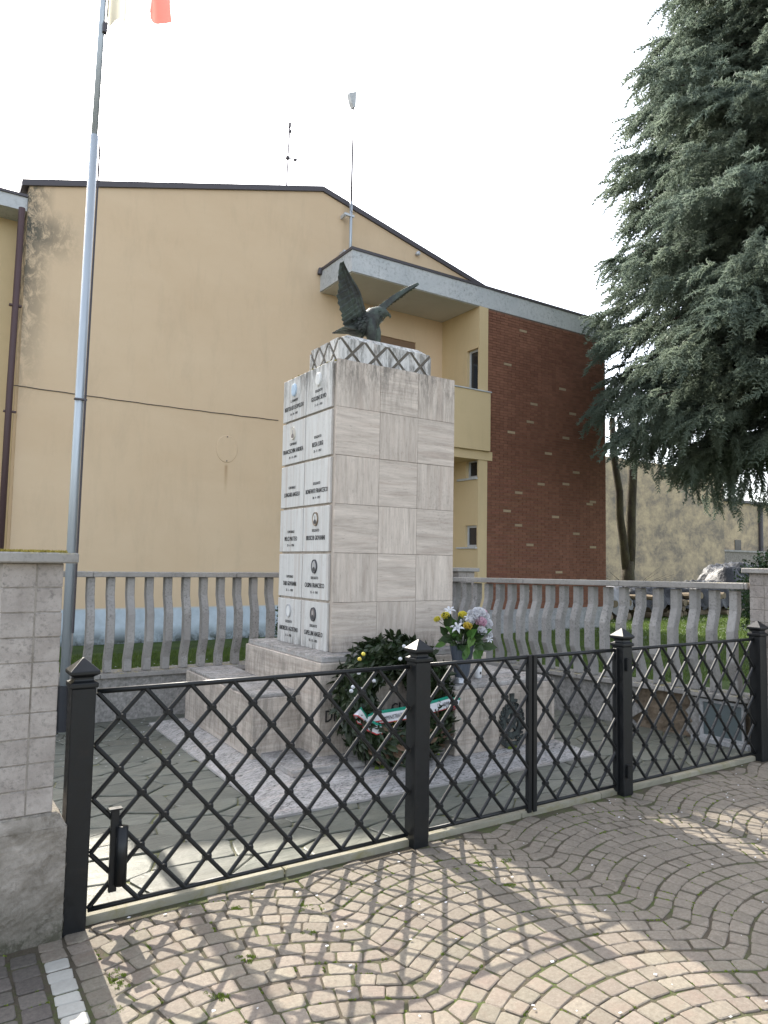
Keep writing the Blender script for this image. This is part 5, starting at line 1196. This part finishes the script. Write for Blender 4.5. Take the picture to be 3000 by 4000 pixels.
# one drooping spray: a curved twig with needle-clad side shoots (local: +x outwards, z up)
def spray_template(L, seed):
    g = np.random.default_rng(seed); q = []
    def pt(s): return np.array([L * s, 0.0, -0.42 * L * s ** 2])
    ns = 9
    for i in range(ns):
        s = 0.10 + 0.88 * i / (ns - 1); p = pt(s); ln = L * (0.34 - 0.22 * s) * g.uniform(0.8, 1.2)
        for sd in (-1, 1):
            d = np.array([g.uniform(0.55, 1.0), sd * g.uniform(0.45, 1.0), g.uniform(-0.55, 0.25)]); d /= np.linalg.norm(d); e = p + d * ln + np.array([0, 0, -0.10 * ln]); w_ = np.array([0.25, -sd * 0.2, 0.9]) * 0.017
            q += [(p - w_, p + w_, e + w_ * 0.35, e - w_ * 0.35)]
            w2 = np.array([0.7, -sd * 0.6, 0.0]) * 0.020; q += [(p - w2, p + w2, e + w2 * 0.3, e - w2 * 0.3)]
            for f in (0.25, 0.5, 0.75, 1.0):       # needle tufts
                m = p + (e - p) * f; u = g.normal(size=3); u /= np.linalg.norm(u); v = np.cross(u, d); v /= np.linalg.norm(v) + 1e-6
                q += [(m - v * 0.008, m + v * 0.008, m + v * 0.003 + u * 0.05, m - v * 0.003 + u * 0.05)]
    return np.array(q)
TPL = [spray_template(0.50, s) for s in range(5)]
acc = []; limbs = MB()
hz = 4.3
def rad(z): return np.interp(z, RZ[:, 0], RZ[:, 1])
view_az = math.atan2(7.5, 16.5) + math.pi
while hz < 20.5:
    R0 = rad(hz); nb_ = 10
    a0 = gt.uniform(0, 6.28)
    for b in range(nb_):
        az = a0 + b * 2 * math.pi / nb_ + gt.uniform(-0.25, 0.25)
        rel = (az - view_az + math.pi) % (2 * math.pi) - math.pi
        if abs(rel) > 2.35: continue           # limbs behind the trunk as seen from the court are hidden by the rest
        Lb = R0 * gt.uniform(0.80, 1.05) * (0.72 if hz < 4.9 else 1.0); droop = gt.uniform(0.06, 0.18)
        cosa, sina = math.cos(az), math.sin(az)
        if 7.5 + sina * Lb > 12.1 and 16.5 + cosa * Lb < 15.6: Lb *= 0.8
        z0 = hz + gt.uniform(-0.25, 0.25)
        def bp(s): return np.array([16.5 + cosa * Lb * s, 7.5 + sina * Lb * s, z0 + Lb * (0.14 * s - (droop + 0.14) * s * s)])
        if hz < 16: limbs.tube([bp(s) for s in (0.03, 0.35, 0.65, 0.92)], [0.07, 0.055, 0.035, 0.012], 5)
        ns = int(70 + 80 * Lb / 5)
        for k in range(ns):
            s = 0.22 + 0.78 * (k + gt.random()) / ns; wdt = Lb * 0.34 * (1.12 - s) ** 0.7 * (s > 0) ; off = gt.normal() * wdt * 0.55
            p = bp(s) + np.array([-sina * off, cosa * off, gt.normal() * 0.10 - 0.18 * abs(off)])
            yaw = az + off * 0.55 / max(wdt, 0.2) + gt.normal() * 0.30; pit = -0.15 + gt.normal() * 0.22 - 0.35 * s * gt.random(); sc = gt.uniform(0.75, 1.35)
            cy_, sy_, cp_, sp_ = math.cos(yaw), math.sin(yaw), math.cos(pit), math.sin(pit); rl_ = gt.normal() * 0.35; cr, sr = math.cos(rl_), math.sin(rl_)
            Rm = np.array([[cy_, -sy_, 0], [sy_, cy_, 0], [0, 0, 1]]) @ np.array([[cp_, 0, -sp_], [0, 1, 0], [sp_, 0, cp_]]) @ np.array([[1, 0, 0], [0, cr, -sr], [0, sr, cr]])
            acc.append((TPL[gt.integers(5)].reshape(-1, 3) * sc) @ Rm.T + p)
        if hz < 5.9:                     # hanging curtains under the lowest boughs
            for k in range(46):
                s = gt.uniform(0.25, 0.97); p = bp(s) + np.array([gt.normal() * 0.25, gt.normal() * 0.25, -gt.uniform(0.0, 1.9) * (1.25 - s)])
                yaw = gt.uniform(0, 6.28); pit = -1.25 + gt.normal() * 0.15; cy_, sy_, cp_, sp_ = math.cos(yaw), math.sin(yaw), math.cos(pit), math.sin(pit)
                Rm = np.array([[cy_, -sy_, 0], [sy_, cy_, 0], [0, 0, 1]]) @ np.array([[cp_, 0, -sp_], [0, 1, 0], [sp_, 0, cp_]])
                acc.append((TPL[gt.integers(5)].reshape(-1, 3) * gt.uniform(0.7, 1.1)) @ Rm.T + p)
    hz += 0.52 if hz > 4.9 else 0.95
Vc = np.concatenate(acc); Vc -= np.array([16.5, 7.5, -0.05])
link('crown', np_mesh('crown', Vc, np.arange(len(Vc)).reshape(-1, 4), M_CEDAR), cd)
part('limb', limbs, M_TWIG, cd)
